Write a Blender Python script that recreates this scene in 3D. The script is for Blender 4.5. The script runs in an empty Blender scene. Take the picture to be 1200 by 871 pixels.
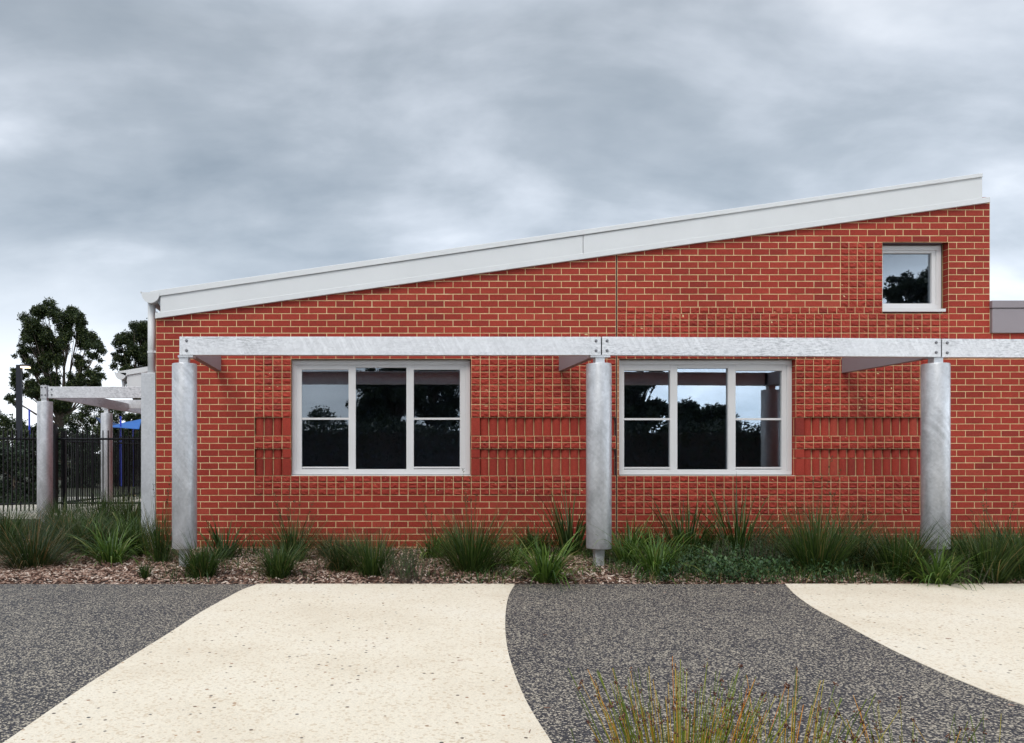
import bpy, math, random
from mathutils import Vector, Matrix, noise as mnoise
R = math.radians
random.seed(7)
sc = bpy.context.scene
col = sc.collection

# ------------------------------------------------------------------ camera geometry
F = 930.0; CX = 430.0; CY = 532.0; H = 1.27
YW = 10.57                    # front of the brick wall
YP = 8.83                     # face of the pergola beams
def P(px, py, Y):             # a point at depth Y
    return Vector(((px-CX)/F*Y, Y, H+(CY-py)/F*Y))
def PX(px, Y): return (px-CX)/F*Y
def PZ(py, Y): return H+(CY-py)/F*Y
def G(px, py, z=0.0):         # a point on the ground
    Y = (H-z)*F/(py-CY)
    return Vector(((px-CX)/F*Y, Y, z))

cam_d = bpy.data.cameras.new('camera'); cam = bpy.data.objects.new('camera', cam_d); col.objects.link(cam)
cam.location = (0, 0, H); cam.rotation_euler = (R(90), 0, 0)
cam_d.sensor_width = 36; cam_d.lens = F/1200*36
cam_d.shift_x = (600-CX)/1200; cam_d.shift_y = (CY-435.5)/1200
cam_d.clip_end = 2000; cam_d.clip_start = 0.05
sc.camera = cam

# ------------------------------------------------------------------ materials
def mat(name):
    m = bpy.data.materials.new(name); m.use_nodes = True
    nt = m.node_tree; b = nt.nodes['Principled BSDF']
    return m, nt, b
def nd(nt, typ, **kw):
    n = nt.nodes.new(typ)
    for k, v in kw.items():
        if k in n.inputs.keys(): n.inputs[k].default_value = v
        else: setattr(n, k, v)
    return n
def ramp(nt, src, stops):
    r = nt.nodes.new('ShaderNodeValToRGB'); e = r.color_ramp.elements
    while len(e) > 1: e.remove(e[-1])
    e[0].position = stops[0][0]; e[0].color = (*stops[0][1], 1)
    for p, c in stops[1:]:
        x = e.new(p); x.color = (*c, 1)
    nt.links.new(src, r.inputs[0]); return r
def g3(v): return (v, v, v)
def mixc(nt, fac, a, b, mode='MIX'):
    m = nt.nodes.new('ShaderNodeMix'); m.data_type = 'RGBA'; m.blend_type = mode
    for i, v in ((0, fac), (6, a), (7, b)):
        if isinstance(v, (int, float)): m.inputs[i].default_value = v
        elif isinstance(v, tuple): m.inputs[i].default_value = (*v, 1)
        else: nt.links.new(v, m.inputs[i])
    return m.outputs[2]
def objcoord(nt, scale=(1,1,1)):
    t = nt.nodes.new('ShaderNodeNewGeometry'); mp = nt.nodes.new('ShaderNodeMapping')
    mp.inputs['Scale'].default_value = scale
    nt.links.new(t.outputs['Position'], mp.inputs['Vector']); return mp.outputs[0]
def noise(nt, vec, scale, detail=4, rough=.55, dist=0):
    n = nd(nt, 'ShaderNodeTexNoise', Scale=scale, Detail=detail, Roughness=rough, Distortion=dist)
    nt.links.new(vec, n.inputs['Vector']); return n.outputs['Fac']
def bump(nt, b, h, strength=.3, dist=.01):
    n = nd(nt, 'ShaderNodeBump', Strength=strength, Distance=dist)
    nt.links.new(h, n.inputs['Height']); nt.links.new(n.outputs[0], b.inputs['Normal'])

def make_brick():
    m, nt, b = mat('red_brick'); L = nt.links.new
    v = objcoord(nt); geo = nt.nodes.new('ShaderNodeNewGeometry')
    c = ramp(nt, geo.outputs['Random Per Island'], [(0, (.245,.029,.019)), (.07, (.305,.033,.020)), (.5, (.340,.038,.022)), (.92, (.365,.044,.026)), (1, (.39,.060,.035))])
    n1 = ramp(nt, noise(nt, v, 60, 5, .7), [(.3, g3(.72)), (.55, g3(1)), (.75, g3(1.18))])
    c1 = mixc(nt, 1.0, c.outputs[0], n1.outputs[0], 'MULTIPLY')
    n2 = ramp(nt, noise(nt, v, 1.1, 3), [(.3, g3(.86)), (.7, g3(1.1))])
    c2 = mixc(nt, 1.0, c1, n2.outputs[0], 'MULTIPLY')
    # lime bloom and mortar smears
    sm = ramp(nt, noise(nt, v, 23, 6, .7), [(.64, g3(0)), (.76, g3(.38))])
    c3 = mixc(nt, sm.outputs[0], c2, (.52,.25,.15))
    L(c3, b.inputs['Base Color']); b.inputs['Roughness'].default_value = .78
    b.inputs['Specular IOR Level'].default_value = .3
    bump(nt, b, noise(nt, v, 140, 4, .7), .5, .004)
    return m
def make_mortar():
    m, nt, b = mat('cream_mortar'); v = objcoord(nt)
    c = ramp(nt, noise(nt, v, 9, 5, .7), [(.25, (.40,.24,.11)), (.42, (.60,.42,.21)), (.6, (.74,.56,.31)), (.78, (.84,.70,.46))])
    nt.links.new(c.outputs[0], b.inputs['Base Color']); b.inputs['Roughness'].default_value = .9
    bump(nt, b, noise(nt, v, 200, 3), .4, .003)
    return m
def make_galv(name, base=.55, streak=(1,1,1), metallic=.55, lo=.78, hi=1.15, stain=False, tilt=0, sm=.5):
    m, nt, b = mat(name); L = nt.links.new
    v = objcoord(nt, streak)
    vo = nd(nt, 'ShaderNodeTexVoronoi', Scale=38); L(objcoord(nt), vo.inputs['Vector'])
    sp = ramp(nt, vo.outputs['Color'], [(0, g3(.9)), (1, g3(1.08))])
    n = ramp(nt, noise(nt, v, 3.2, 7, .62, .6), [(.28, g3(lo)), (.5, g3(1)), (.72, g3(hi))])
    c = mixc(nt, 1, (base*.975, base*.985, base*1.01), n.outputs[0], 'MULTIPLY')
    c = mixc(nt, 1, c, sp.outputs[0], 'MULTIPLY')
    if stain:
        s1 = ramp(nt, noise(nt, objcoord(nt, (9,9,40)), 1.6, 6, .75), [(.50, g3(0)), (.57, g3(1))])
        s2 = ramp(nt, noise(nt, objcoord(nt, (.55,1,1)), 1.1, 2), [(.46, g3(0)), (.62, g3(.5))])
        k = mixc(nt, 1, s1.outputs[0], s2.outputs[0], 'MULTIPLY')
        c = mixc(nt, k, c, (.22,.23,.25))
    L(c, b.inputs['Base Color']); b.inputs['Metallic'].default_value = metallic
    if tilt:
        g_ = nt.nodes.new('ShaderNodeNewGeometry'); m1_ = nt.nodes.new('ShaderNodeMapping'); m1_.inputs['Rotation'].default_value = (0, R(tilt), 0); L(g_.outputs['Position'], m1_.inputs['Vector'])
        m2_ = nt.nodes.new('ShaderNodeMapping'); m2_.inputs['Scale'].default_value = (26, 3, 1.6); L(m1_.outputs[0], m2_.inputs['Vector'])
        msk = ramp(nt, noise(nt, objcoord(nt), 1.7, 3), [(.40, g3(0)), (.62, g3(1))])
        st_ = ramp(nt, noise(nt, m2_.outputs[0], 1.0, 5, .65), [(.3, g3(.82)), (.5, g3(1)), (.7, g3(1.18))])
        c = mixc(nt, 1, c, mixc(nt, msk.outputs[0], g3(1.0), st_.outputs[0]), 'MULTIPLY')
        L(c, b.inputs['Base Color'])
    r = ramp(nt, noise(nt, v, 5, 4), [(.3, g3(.34)), (.7, g3(.55))]); L(r.outputs[0], b.inputs['Roughness'])
    bump(nt, b, noise(nt, v, 14, 4), .12, .004)
    return m
def make_paint(name, c, rough=.45, var=.06, metallic=0):
    m, nt, b = mat(name); v = objcoord(nt)
    n = ramp(nt, noise(nt, v, 2.3, 6, .6), [(.3, tuple(x*(1-var) for x in c)), (.7, tuple(min(1, x*(1+var)) for x in c))])
    nt.links.new(n.outputs[0], b.inputs['Base Color']); b.inputs['Roughness'].default_value = rough
    b.inputs['Metallic'].default_value = metallic
    return m
def make_leaf(name, stops, trans=.25, rough=.5):
    m, nt, b = mat(name); L = nt.links.new
    geo = nt.nodes.new('ShaderNodeNewGeometry')
    c = ramp(nt, geo.outputs['Random Per Island'], stops)
    L(c.outputs[0], b.inputs['Base Color']); b.inputs['Roughness'].default_value = rough
    b.inputs['Specular IOR Level'].default_value = .35
    t = nt.nodes.new('ShaderNodeBsdfTranslucent'); L(c.outputs[0], t.inputs['Color'])
    mx = nt.nodes.new('ShaderNodeMixShader'); mx.inputs[0].default_value = trans
    L(b.outputs[0], mx.inputs[1]); L(t.outputs[0], mx.inputs[2]); L(mx.outputs[0], nt.nodes['Material Output'].inputs[0])
    return m
def make_cream_paving():
    m, nt, b = mat('cream_exposed_concrete'); L = nt.links.new; v = objcoord(nt)
    base = ramp(nt, noise(nt, v, .9, 5, .6), [(.28, (.62,.53,.405)), (.5, (.69,.605,.475)), (.7, (.715,.64,.52))])
    f = ramp(nt, noise(nt, v, 110, 3, .7), [(.3, g3(.80)), (.5, g3(1)), (.7, g3(1.08))])
    c = mixc(nt, 1, base.outputs[0], f.outputs[0], 'MULTIPLY')
    vo = nd(nt, 'ShaderNodeTexVoronoi', Scale=21); L(v, vo.inputs['Vector'])
    d = ramp(nt, vo.outputs['Distance'], [(.17, g3(1)), (.24, g3(0))])
    sel = nt.nodes.new('ShaderNodeSeparateColor'); L(vo.outputs['Color'], sel.inputs[0])
    s = ramp(nt, sel.outputs[0], [(.80, g3(0)), (.83, g3(1))])
    k = mixc(nt, 1, d.outputs[0], s.outputs[0], 'MULTIPLY')
    sc_ = ramp(nt, sel.outputs[1], [(0, (.03,.03,.035)), (.45, (.10,.06,.04)), (.7,(.28,.13,.06)), (1, (.38,.22,.11))])
    c = mixc(nt, k, c, sc_.outputs[0])
    vo2 = nd(nt, 'ShaderNodeTexVoronoi', Scale=70); L(v, vo2.inputs['Vector'])
    s2 = nt.nodes.new('ShaderNodeSeparateColor'); L(vo2.outputs['Color'], s2.inputs[0])
    k2 = ramp(nt, s2.outputs[0], [(.84, g3(0)), (.90, g3(.42))])
    c = mixc(nt, k2.outputs[0], c, (.42,.28,.15))
    L(c, b.inputs['Base Color']); b.inputs['Roughness'].default_value = .85
    bump(nt, b, noise(nt, v, 160, 3), .35, .004)
    return m
def make_dark_paving():
    m, nt, b = mat('charcoal_exposed_aggregate'); L = nt.links.new; v = objcoord(nt)
    vo = nd(nt, 'ShaderNodeTexVoronoi', Scale=105, Randomness=1.0); L(v, vo.inputs['Vector'])
    se = nt.nodes.new('ShaderNodeSeparateColor'); L(vo.outputs['Color'], se.inputs[0])
    patch = noise(nt, v, 1.3, 4, .6)
    add = nd(nt, 'ShaderNodeMath', operation='MULTIPLY_ADD'); L(patch, add.inputs[0]); add.inputs[1].default_value = .34; L(se.outputs[0], add.inputs[2])
    c = ramp(nt, add.outputs[0], [(0, (.012,.010,.014)), (.5, (.028,.025,.033)), (.72, (.07,.062,.064)), (.84, (.22,.185,.15)), (1.0, (.50,.43,.33))])
    d = ramp(nt, vo.outputs['Distance'], [(.42, g3(1)), (.62, g3(.35))])
    c2 = mixc(nt, 1, c.outputs[0], d.outputs[0], 'MULTIPLY')
    L(c2, b.inputs['Base Color']); b.inputs['Roughness'].default_value = .7
    bump(nt, b, vo.outputs['Distance'], .6, .006)
    return m
def make_glass(name, refl=.16, tint=(.80,.84,.90)):
    m = bpy.data.materials.new(name); m.use_nodes = True; nt = m.node_tree; L = nt.links.new
    nt.nodes.remove(nt.nodes['Principled BSDF'])
    g = nd(nt, 'ShaderNodeBsdfGlossy', Roughness=.004); g.inputs['Color'].default_value = (.86,.93,.97,1)
    v = objcoord(nt)
    bp = nd(nt, 'ShaderNodeBump', Strength=.02, Distance=.02); L(noise(nt, v, 2.2, 2), bp.inputs['Height']); L(bp.outputs[0], g.inputs['Normal'])
    t = nt.nodes.new('ShaderNodeBsdfTransparent'); t.inputs['Color'].default_value = (*tint, 1)
    fr = nd(nt, 'ShaderNodeFresnel', IOR=1.5)
    ad = nd(nt, 'ShaderNodeMath', operation='ADD'); L(fr.outputs[0], ad.inputs[0]); ad.inputs[1].default_value = refl-.04
    mx = nt.nodes.new('ShaderNodeMixShader'); L(ad.outputs[0], mx.inputs[0]); L(t.outputs[0], mx.inputs[1]); L(g.outputs[0], mx.inputs[2])
    L(mx.outputs[0], nt.nodes['Material Output'].inputs[0])
    return m
def make_ground(name, c1, c2, scale=2.0):
    m, nt, b = mat(name); v = objcoord(nt)
    n = ramp(nt, noise(nt, v, scale, 8, .7), [(.3, c1), (.7, c2)])
    nt.links.new(n.outputs[0], b.inputs['Base Color']); b.inputs['Roughness'].default_value = .95
    bump(nt, b, noise(nt, v, scale*30, 4), .6, .02)
    return m

M = dict(
    brick=make_brick(), mortar=make_mortar(),
    galv=make_galv('galvanised_beam_steel', .72, (1,1,6), .15, .93, 1.05, True, 28),
    galvpost=make_galv('galvanised_post_steel', .56, (2.2,2.2,.9), .55, .76, 1.18, tilt=38),
    galvsheet=make_galv('galvanised_sheet', .60, (1,1,.5), .45, .85, 1.1),
    white=make_paint('pale_grey_roof_paint', (.66,.67,.67), .5, .03),
    frame=make_paint('light_grey_window_aluminium', (.66,.65,.645), .4, .03, 0),
    mauve=make_paint('mauve_grey_paint_and_shade', (.27,.235,.25), .5, .04),  # wing paint; on the brackets it colours in shaded steel
    black=make_paint('black_fence_paint', (.012,.012,.014), .4, .1),
    charcoal=make_paint('charcoal_pole_paint', (.03,.032,.04), .45, .1),
    sealant=make_paint('dark_joint_sealant', (.06,.03,.035), .8, .2),
    bolt=make_paint('dull_zinc_bolt', (.22,.22,.23), .45, .1, .6),
    interior=make_paint('dim_room_paint', (.34,.36,.42), .9, .1),
    blind=make_paint('roller_blind_fabric', (.10,.11,.13), .9, .05),
    pane=make_glass('reflective_window_glass'),
    cream=make_cream_paving(), dark=make_dark_paving(),
    soil=make_ground('mulch_bed_soil', (.035,.022,.018), (.12,.075,.055), 9),
    grass=make_ground('dry_grass_ground', (.018,.024,.011), (.05,.048,.026), 3),
    pale=make_ground('pale_gravel', (.40,.36,.30), (.60,.55,.47), 5),
    corr=make_paint('corrugated_roof_metal', (.42,.44,.46), .4, .06, .3),
    blue=make_paint('blue_shade_cloth', (.003,.025,.09), .7, .1),
    bluepole=make_paint('blue_pole_paint', (.008,.03,.42), .4, .05),
    bark=make_ground('eucalypt_bark', (.05,.038,.03), (.17,.13,.10), 3),
    leaf_euc=make_leaf('eucalypt_leaf', [(0,(.008,.016,.006)),(.5,(.024,.042,.012)),(.85,(.058,.080,.02)),(1,(.11,.12,.035))], .2),
    leaf_dark=make_leaf('dark_tree_leaf', [(0,(.006,.014,.008)),(.6,(.018,.035,.015)),(1,(.04,.065,.022))], .15),
    strap=make_leaf('strap_leaf', [(0,(.025,.06,.010)),(.35,(.06,.12,.018)),(.75,(.11,.19,.03)),(.93,(.16,.23,.045)),(1,(.30,.27,.10))], .3, .4),
    tuss=make_leaf('dark_tussock_leaf', [(0,(.015,.034,.007)),(.45,(.034,.070,.012)),(.82,(.064,.112,.02)),(.95,(.10,.12,.03)),(1,(.26,.19,.07))], .25),
    fine=make_leaf('fine_tussock_leaf', [(0,(.014,.030,.008)),(.45,(.028,.055,.013)),(.75,(.05,.080,.02)),(.88,(.10,.09,.03)),(1,(.30,.17,.07))], .25),
    fine2=make_leaf('undergrowth_leaf', [(0,(.018,.045,.010)),(.5,(.04,.085,.018)),(.85,(.08,.14,.03)),(.95,(.17,.15,.05)),(1,(.3,.2,.09))], .25),
    rosem=make_leaf('needle_leaf', [(0,(.025,.055,.018)),(.5,(.05,.10,.026)),(1,(.09,.15,.045))], .25),
    mat_leaf=make_leaf('ground_cover_leaf', [(0,(.014,.038,.012)),(.6,(.032,.078,.025)),(1,(.08,.14,.05))], .15),
    rush=make_leaf('rush_stem', [(0,(.06,.10,.012)),(.45,(.18,.25,.022)),(.72,(.40,.38,.05)),(.86,(.60,.34,.04)),(1,(.66,.24,.03))], .15),
    seed=make_leaf('rush_seed', [(0,(.05,.018,.012)),(.6,(.11,.035,.02)),(1,(.22,.09,.04))], 0),
    chip=make_leaf('bark_chip', [(0,(.045,.022,.015)),(.3,(.13,.065,.042)),(.55,(.27,.16,.115)),(.8,(.44,.31,.24)),(1,(.68,.57,.48))], 0, .85),
)
for k_ in ('black','charcoal'): M[k_].node_tree.nodes['Principled BSDF'].inputs['Specular IOR Level'].default_value = .12
lm, lnt, lb = mat('lamp_glow'); lb.inputs['Emission Color'].default_value = (1,.72,.45,1); lb.inputs['Emission Strength'].default_value = 1.6
M['glow'] = lm

# ------------------------------------------------------------------ mesh helpers
class MB:
    def __init__(s): s.v = []; s.f = []; s.m = []
    def poly(s, pts, mi=0):
        n = len(s.v); s.v += [tuple(p) for p in pts]; s.f.append(tuple(range(n, n+len(pts)))); s.m.append(mi)
    def mesh(s, vs, fs, mi=0):
        n = len(s.v); s.v += [tuple(p) for p in vs]
        for f in fs: s.f.append(tuple(n+i for i in f)); s.m.append(mi)
    def box(s, x0, x1, y0, y1, z0, z1, mi=0):
        vs = [(x,y,z) for x in (x0,x1) for y in (y0,y1) for z in (z0,z1)]
        s.mesh(vs, [(0,1,3,2),(4,6,7,5),(0,4,5,1),(2,3,7,6),(0,2,6,4),(1,5,7,3)], mi)
    def prism(s, pts, vec, mi=0):       # polygon pts extruded by vec
        vec = Vector(vec); n = len(pts)
        vs = [Vector(p) for p in pts] + [Vector(p)+vec for p in pts]
        fs = [tuple(range(n))[::-1], tuple(range(n, 2*n))] + [(i, (i+1) % n, n+(i+1) % n, n+i) for i in range(n)]
        s.mesh(vs, fs, mi)
    def tube(s, pts, rads, seg=8, mi=0, cap=True):
        pts = [Vector(p) for p in pts]; n0 = len(s.v); n = len(pts)
        ref = Vector((0,0,1))
        for i, p in enumerate(pts):
            d = (pts[min(i+1, n-1)]-pts[max(i-1, 0)]).normalized()
            r = ref if abs(d.dot(ref)) < .95 else Vector((1,0,0))
            a = d.cross(r).normalized(); b = d.cross(a)
            for k in range(seg):
                t = 2*math.pi*k/seg; s.v.append(tuple(p+(a*math.cos(t)+b*math.sin(t))*rads[i]))
        for i in range(n-1):
            for k in range(seg):
                s.f.append((n0+i*seg+k, n0+i*seg+(k+1) % seg, n0+(i+1)*seg+(k+1) % seg, n0+(i+1)*seg+k)); s.m.append(mi)
        if cap:
            s.f.append(tuple(n0+k for k in range(seg))[::-1]); s.m.append(mi)
            s.f.append(tuple(n0+(n-1)*seg+k for k in range(seg))); s.m.append(mi)
    def build(s, name, mats, parent=None, smooth=False, origin=None):
        me = bpy.data.meshes.new(name); o = Vector(origin) if origin else Vector((0,0,0))
        me.from_pydata([tuple(Vector(v)-o) for v in s.v], [], s.f); 
        if not isinstance(mats, (list, tuple)): mats = [mats]
        for m in mats: me.materials.append(m)
        me.polygons.foreach_set('material_index', s.m)
        if smooth: me.polygons.foreach_set('use_smooth', [True]*len(s.f))
        me.update()
        ob = bpy.data.objects.new(name, me); col.objects.link(ob); ob.location = o
        if parent is not None:
            ob.parent = parent; ob.matrix_parent_inverse = Matrix.Translation(-Vector(parent_world(parent)))
        return ob
def parent_world(p):
    l = Vector(p.location)
    if p.parent is not None and p.parent.type == 'EMPTY': l = Vector(p['wl'])
    return Vector(p['wl']) if 'wl' in p.keys() else l
def tag(o, label=None, cat=None, group=None, kind=None):
    if label: o['label'] = label
    if cat: o['category'] = cat
    if group: o['group'] = group
    if kind: o['kind'] = kind
    return o
def empty(name, loc, label, cat, group=None):
    o = bpy.data.objects.new(name, None); col.objects.link(o); o.location = loc; o.empty_display_size = .2
    return tag(o, label, cat, group)
def part(mb, name, mats, parent, smooth=False):
    # world-space geometry; parents are unrotated, so only the offset is taken out
    off = Vector((0,0,0)); q = parent
    while q is not None: off += Vector(q.location); q = q.parent
    me = bpy.data.meshes.new(name)
    me.from_pydata([tuple(Vector(v)-off) for v in mb.v], [], mb.f)
    if not isinstance(mats, (list, tuple)): mats = [mats]
    for m in mats: me.materials.append(m)
    me.polygons.foreach_set('material_index', mb.m)
    if smooth: me.polygons.foreach_set('use_smooth', [True]*len(mb.f))
    me.update()
    ob = bpy.data.objects.new(name, me); col.objects.link(ob); ob.parent = parent
    return ob
def bevel(ob, w=.004, seg=2):
    b = ob.modifiers.new('bevel', 'BEVEL'); b.width = w; b.segments = seg; b.limit_method = 'ANGLE'; b.angle_limit = R(40)
    return ob
def solo(mb, name, mats, label=None, cat=None, group=None, kind=None, origin=None, smooth=False):
    return tag(mb.build(name, mats, None, smooth, origin), label, cat, group, kind)

# ------------------------------------------------------------------ the brick building
S = F/YW
def W(px, py, d=0.0):        # wall-plane pixel -> point, pushed d metres into the wall (orthogonally)
    return ((px-CX)/S, YW+d, H+(CY-py)/S)
K0, KH = 276.4, 7.603
def ky(k): return K0+KH*k
JX = 722.7                   # expansion joint
BAND = [(489.3,510.9,'sold'),(510.9,518.5,'split'),(518.5,526.2,'split'),(526.2,537.1,'sold'),(537.1,557.7,'sold')]
def fascia_y(x): return 373.7-(x-181.7)*.1394
rnd = random.Random(3)
wall = MB()
J = .42                      # half a mortar joint, in wall pixels
DEP = .11
def brick(x0, x1, y0, y1, kind):
    jx = rnd.uniform(-.07,.07); jy = rnd.uniform(-.06,.06)
    a, b = x0+J+rnd.uniform(-.06,.06), x1-J+rnd.uniform(-.06,.06); t, u = y0+J+jy, y1-J+jy
    if kind == 'flat':
        d = rnd.uniform(-.0012,.0012); e = .22
        # front face with slightly rounded arrises
        A = [W(a+e,t+e,d), W(b-e,t+e,d), W(b-e,u-e,d), W(a+e,u-e,d)]
        B = [W(a,t,d+.002), W(b,t,d+.002), W(b,u,d+.002), W(a,u,d+.002)]
        C = [W(a,t,DEP), W(b,t,DEP), W(b,u,DEP), W(a,u,DEP)]
        vs = A+B+C; fs = [(3,2,1,0)]
        for o in (0,4):
            for i in range(4): fs.append((o+i, o+(i+1) % 4, o+4+(i+1) % 4, o+4+i))
        wall.mesh(vs, fs, 0)
    elif kind == 'split':
        nx, ny = 6, 5; vs = []; fs = []
        s1, s2 = rnd.uniform(0,99), rnd.uniform(0,99)
        top = rnd.uniform(-.009,-.001); bot = rnd.uniform(-.015,-.004)
        for j in range(ny+1):
            for i in range(nx+1):
                fx, fy = i/nx, j/ny
                edge = min(fx, 1-fx)*nx >= .5 and min(fy, 1-fy)*ny >= .5
                if edge:
                    d = top*(1-fy)+bot*fy + .013*mnoise.noise(Vector((s1+fx*2.4, s2+fy*2.0, 0))) + rnd.uniform(-.0025,.0025)
                else:
                    d = -.001
                vs.append(W(a+(b-a)*fx, t+(u-t)*fy, d))
        for j in range(ny):
            for i in range(nx):
                q = j*(nx+1)+i; fs.append((q, q+nx+1, q+nx+2, q+1))
        wall.mesh(vs, fs, 0)
        B = [W(a,t,-.001), W(b,t,-.001), W(b,u,-.001), W(a,u,-.001)]; C = [W(a,t,DEP), W(b,t,DEP), W(b,u,DEP), W(a,u,DEP)]
        wall.mesh(B+C, [(i, (i+1) % 4, 4+(i+1) % 4, 4+i) for i in range(4)], 0)
    elif kind == 'sold':
        a += .06; b -= .06
        prof = [(0,.050),(.10,.036),(.28,.026),(.5,.022),(.72,.026),(.90,.036),(1,.050)]
        vs = [W(a+(b-a)*f, t, d) for f, d in prof]+[W(a+(b-a)*f, u, d) for f, d in prof]
        n = len(prof); fs = [(i, n+i, n+i+1, i+1) for i in range(n-1)]
        wall.mesh(vs, fs, 0)
        wall.poly([W(a,u,.07)]+[W(a+(b-a)*f, u, d) for f, d in prof]+[W(b,u,.07)], 0)
        wall.poly([W(a,t,.07)]+[W(a+(b-a)*f, t, d) for f, d in prof]+[W(b,t,.07)], 0)
def std_joints(x0, x1, k):
    if x0 < JX: mod = 21.15; ph = 298.3 if k % 2 else 287.8
    else: mod = 20.9; ph = 745.0 if k % 2 else 734.5
    xs = [x0]; n = math.ceil((x0-ph)/mod); x = ph+n*mod
    while x < x1-.01:
        if x-xs[-1] > 4: xs.append(x)
        x += mod
    if x1-xs[-1] < 4 and len(xs) > 1: xs.pop()
    xs.append(x1); return xs
def div_joints(x0, x1, w=10.55):
    n = max(1, round((x1-x0)/w)); return [x0+(x1-x0)*i/n for i in range(n+1)]
W1 = (341.2, 552.2); W2 = (725.6, 932.6); W3 = (1034.2, 1111.6)
XL, XR, XE = 182.6, 1160.2, 1540
SOLD = [(298.3,341.2),(552.2,JX-.9),(932.6,1099)]
def row(k):
    sp = []                                   # (x0, x1, kind)
    if 19 <= k <= 36: sp += [(*W1,'open'), (*W2,'open')]
    if 1 <= k <= 11: sp += [(*W3,'open')]
    if 28 <= k <= 36:
        sp += [(a,b,'band') for a, b in SOLD]
        sp += [(JX+.7, W2[0], 'flat1')]
    if 19 <= k <= 27: sp += [(298.3,341.2,'split'),(552.2,JX-.9,'split'),(932.6,1099,'split')]
    if 15 <= k <= 18: sp += [(552.2,JX-.9,'split')]
    if k == 18: sp += [(298.3,341.2,'split')]
    if 11 <= k <= 18:
        sp += [(JX+.7, W3[0], 'split')] if k == 11 else [(JX+.7, 1112, 'split')]
    if 1 <= k <= 10: sp += [(985, W3[0], 'split')]
    if 37 <= k <= 39: sp += [(298.3,JX-.9,'split')]
    if 37 <= k <= 42: sp += [(JX+.7,1099,'split')]
    sp.sort(); return sp
for k in range(-8, 50):
    y0, y1 = ky(k), ky(k+1)
    xend = XE if k >= 15 else XR
    sp = row(k)
    out = []; x = XL
    for lim0, lim1 in ((XL, JX-.9), (JX+.7, xend)):
        x = lim0
        for a, b, t in [q for q in sp if q[0] >= lim0-.01 and q[1] <= lim1+.01]:
            if a-x > 1: out.append((x, a, 'std'))
            out.append((a, b, t)); x = b
        if lim1-x > 1: out.append((x, lim1, 'std'))
    for a, b, t in out:
        if t in ('open', 'band'): continue
        if t == 'std': js = std_joints(a, b, k); kd = 'flat'
        elif t == 'flat1': js = [a, b]; kd = 'flat'
        else: js = div_joints(a, b); kd = 'split'
        for i in range(len(js)-1):
            if y1 > fascia_y(js[i+1]) - 2 and y1 > fascia_y(js[i]) - 6:
                brick(js[i], js[i+1], y0, y1, kd)
        # mortar behind this run, cut to the slope of the roof edge
        n = max(1, int((b-a)/8)) if y0 < fascia_y(a)+2 else 1
        for i in range(n):
            p, q = a+(b-a)*i/n, a+(b-a)*(i+1)/n
            if y1 < fascia_y(p)-8: continue
            if p > XL+.1 or True:
                tp = max(y0, fascia_y(q)-4); tq = tp
                if tp < y1: wall.poly([W(p,y1,.003), W(q,y1,.003), W(q,tp,.003), W(p,tp,.003)], 1)
for a, b in SOLD:
    js = div_joints(a, b, 10.6)
    for y0, y1, t in BAND:
        for i in range(len(js)-1):
            kind = t
            if t == 'sold' and (i == 0 and a > 500 or (i == len(js)-2 and a < 500)): kind = 'flat'
            brick(js[i], js[i+1], y0, y1, kind)
        dd = .003 if t == 'split' else .058
        wall.poly([W(a,y1,dd), W(b,y1,dd), W(b,y0,dd), W(a,y0,dd)], 1)
    for y in (510.9, 526.2, 489.3, 557.7, 537.1):  # bed joints flush across the recess edges
        yy0, yy1 = (y-.5, y+.5)
        if y == 537.1: wall.poly([W(a,yy1,.045), W(b,yy1,.045), W(b,yy0,.045), W(a,yy0,.045)], 1)
# mortar in the reveals, and the dark joint
for (a, b), (ya, yb) in ((W1,(ky(19),ky(37))), (W2,(ky(19),ky(37))), (W3,(ky(1),ky(12)))):
    for x, s in ((a, -1), (b, 1)):
        x2 = x+s*.9
        wall.poly([W(x2,ya,.005), W(x2,yb,.005), W(x2,yb,DEP+.03), W(x2,ya,DEP+.03)], 1)
    wall.poly([W(a-.9,ya-.9,.005), W(b+.9,ya-.9,.005), W(b+.9,ya-.9,DEP+.03), W(a-.9,ya-.9,DEP+.03)], 1)
    wall.poly([W(a-.9,yb+.9,.005), W(b+.9,yb+.9,.005), W(b+.9,yb+.9,DEP+.03), W(a-.9,yb+.9,DEP+.03)], 1)
wall.poly([W(JX-.9,650,.012), W(JX+.7,650,.012), W(JX+.7,fascia_y(JX)-8,.012), W(JX-.9,fascia_y(JX)-8,.012)], 2)
# side and back walls of the body
X0, X1, XEm = W(XL,0)[0], W(XR,0)[0], W(XE,0)[0]
YB = YW+8.0
zl, zr = W(0, fascia_y(XL))[2], W(0, fascia_y(XR))[2]
zw = W(0, 388)[2]
wall.poly([(X0+.004,YW+.006,-.3),(X0+.004,YB,-.3),(X0+.004,YB,zl+.1),(X0+.004,YW+.006,zl+.1)], 0)
wall.poly([(X1-.006,YW+.006,-.3),(X1-.006,YB,-.3),(X1-.006,YB,zr+.05),(X1-.006,YW+.006,zr+.05)], 0)
wall.poly([(XEm,YW+.006,-.3),(XEm,YB-1,-.3),(XEm,YB-1,zw),(XEm,YW+.006,zw)], 0)
wall.poly([(X0+.01,YB,-.3),(X1-.01,YB,-.3),(X1-.01,YB,zr+.05),(X0+.01,YB,zl+.1)], 0)
wall.poly([(X1,YB-1,-.3),(XEm,YB-1,-.3),(XEm,YB-1,zw),(X1,YB-1,zw)], 0)
bld = empty('brick_building', (PX(182,YW), YW, 0), 'single-storey red brick building with a sloping pale grey roof edge and three windows', 'building')
part(wall, 'wall', [M['brick'], M['mortar'], M['sealant']], bld)
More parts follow.
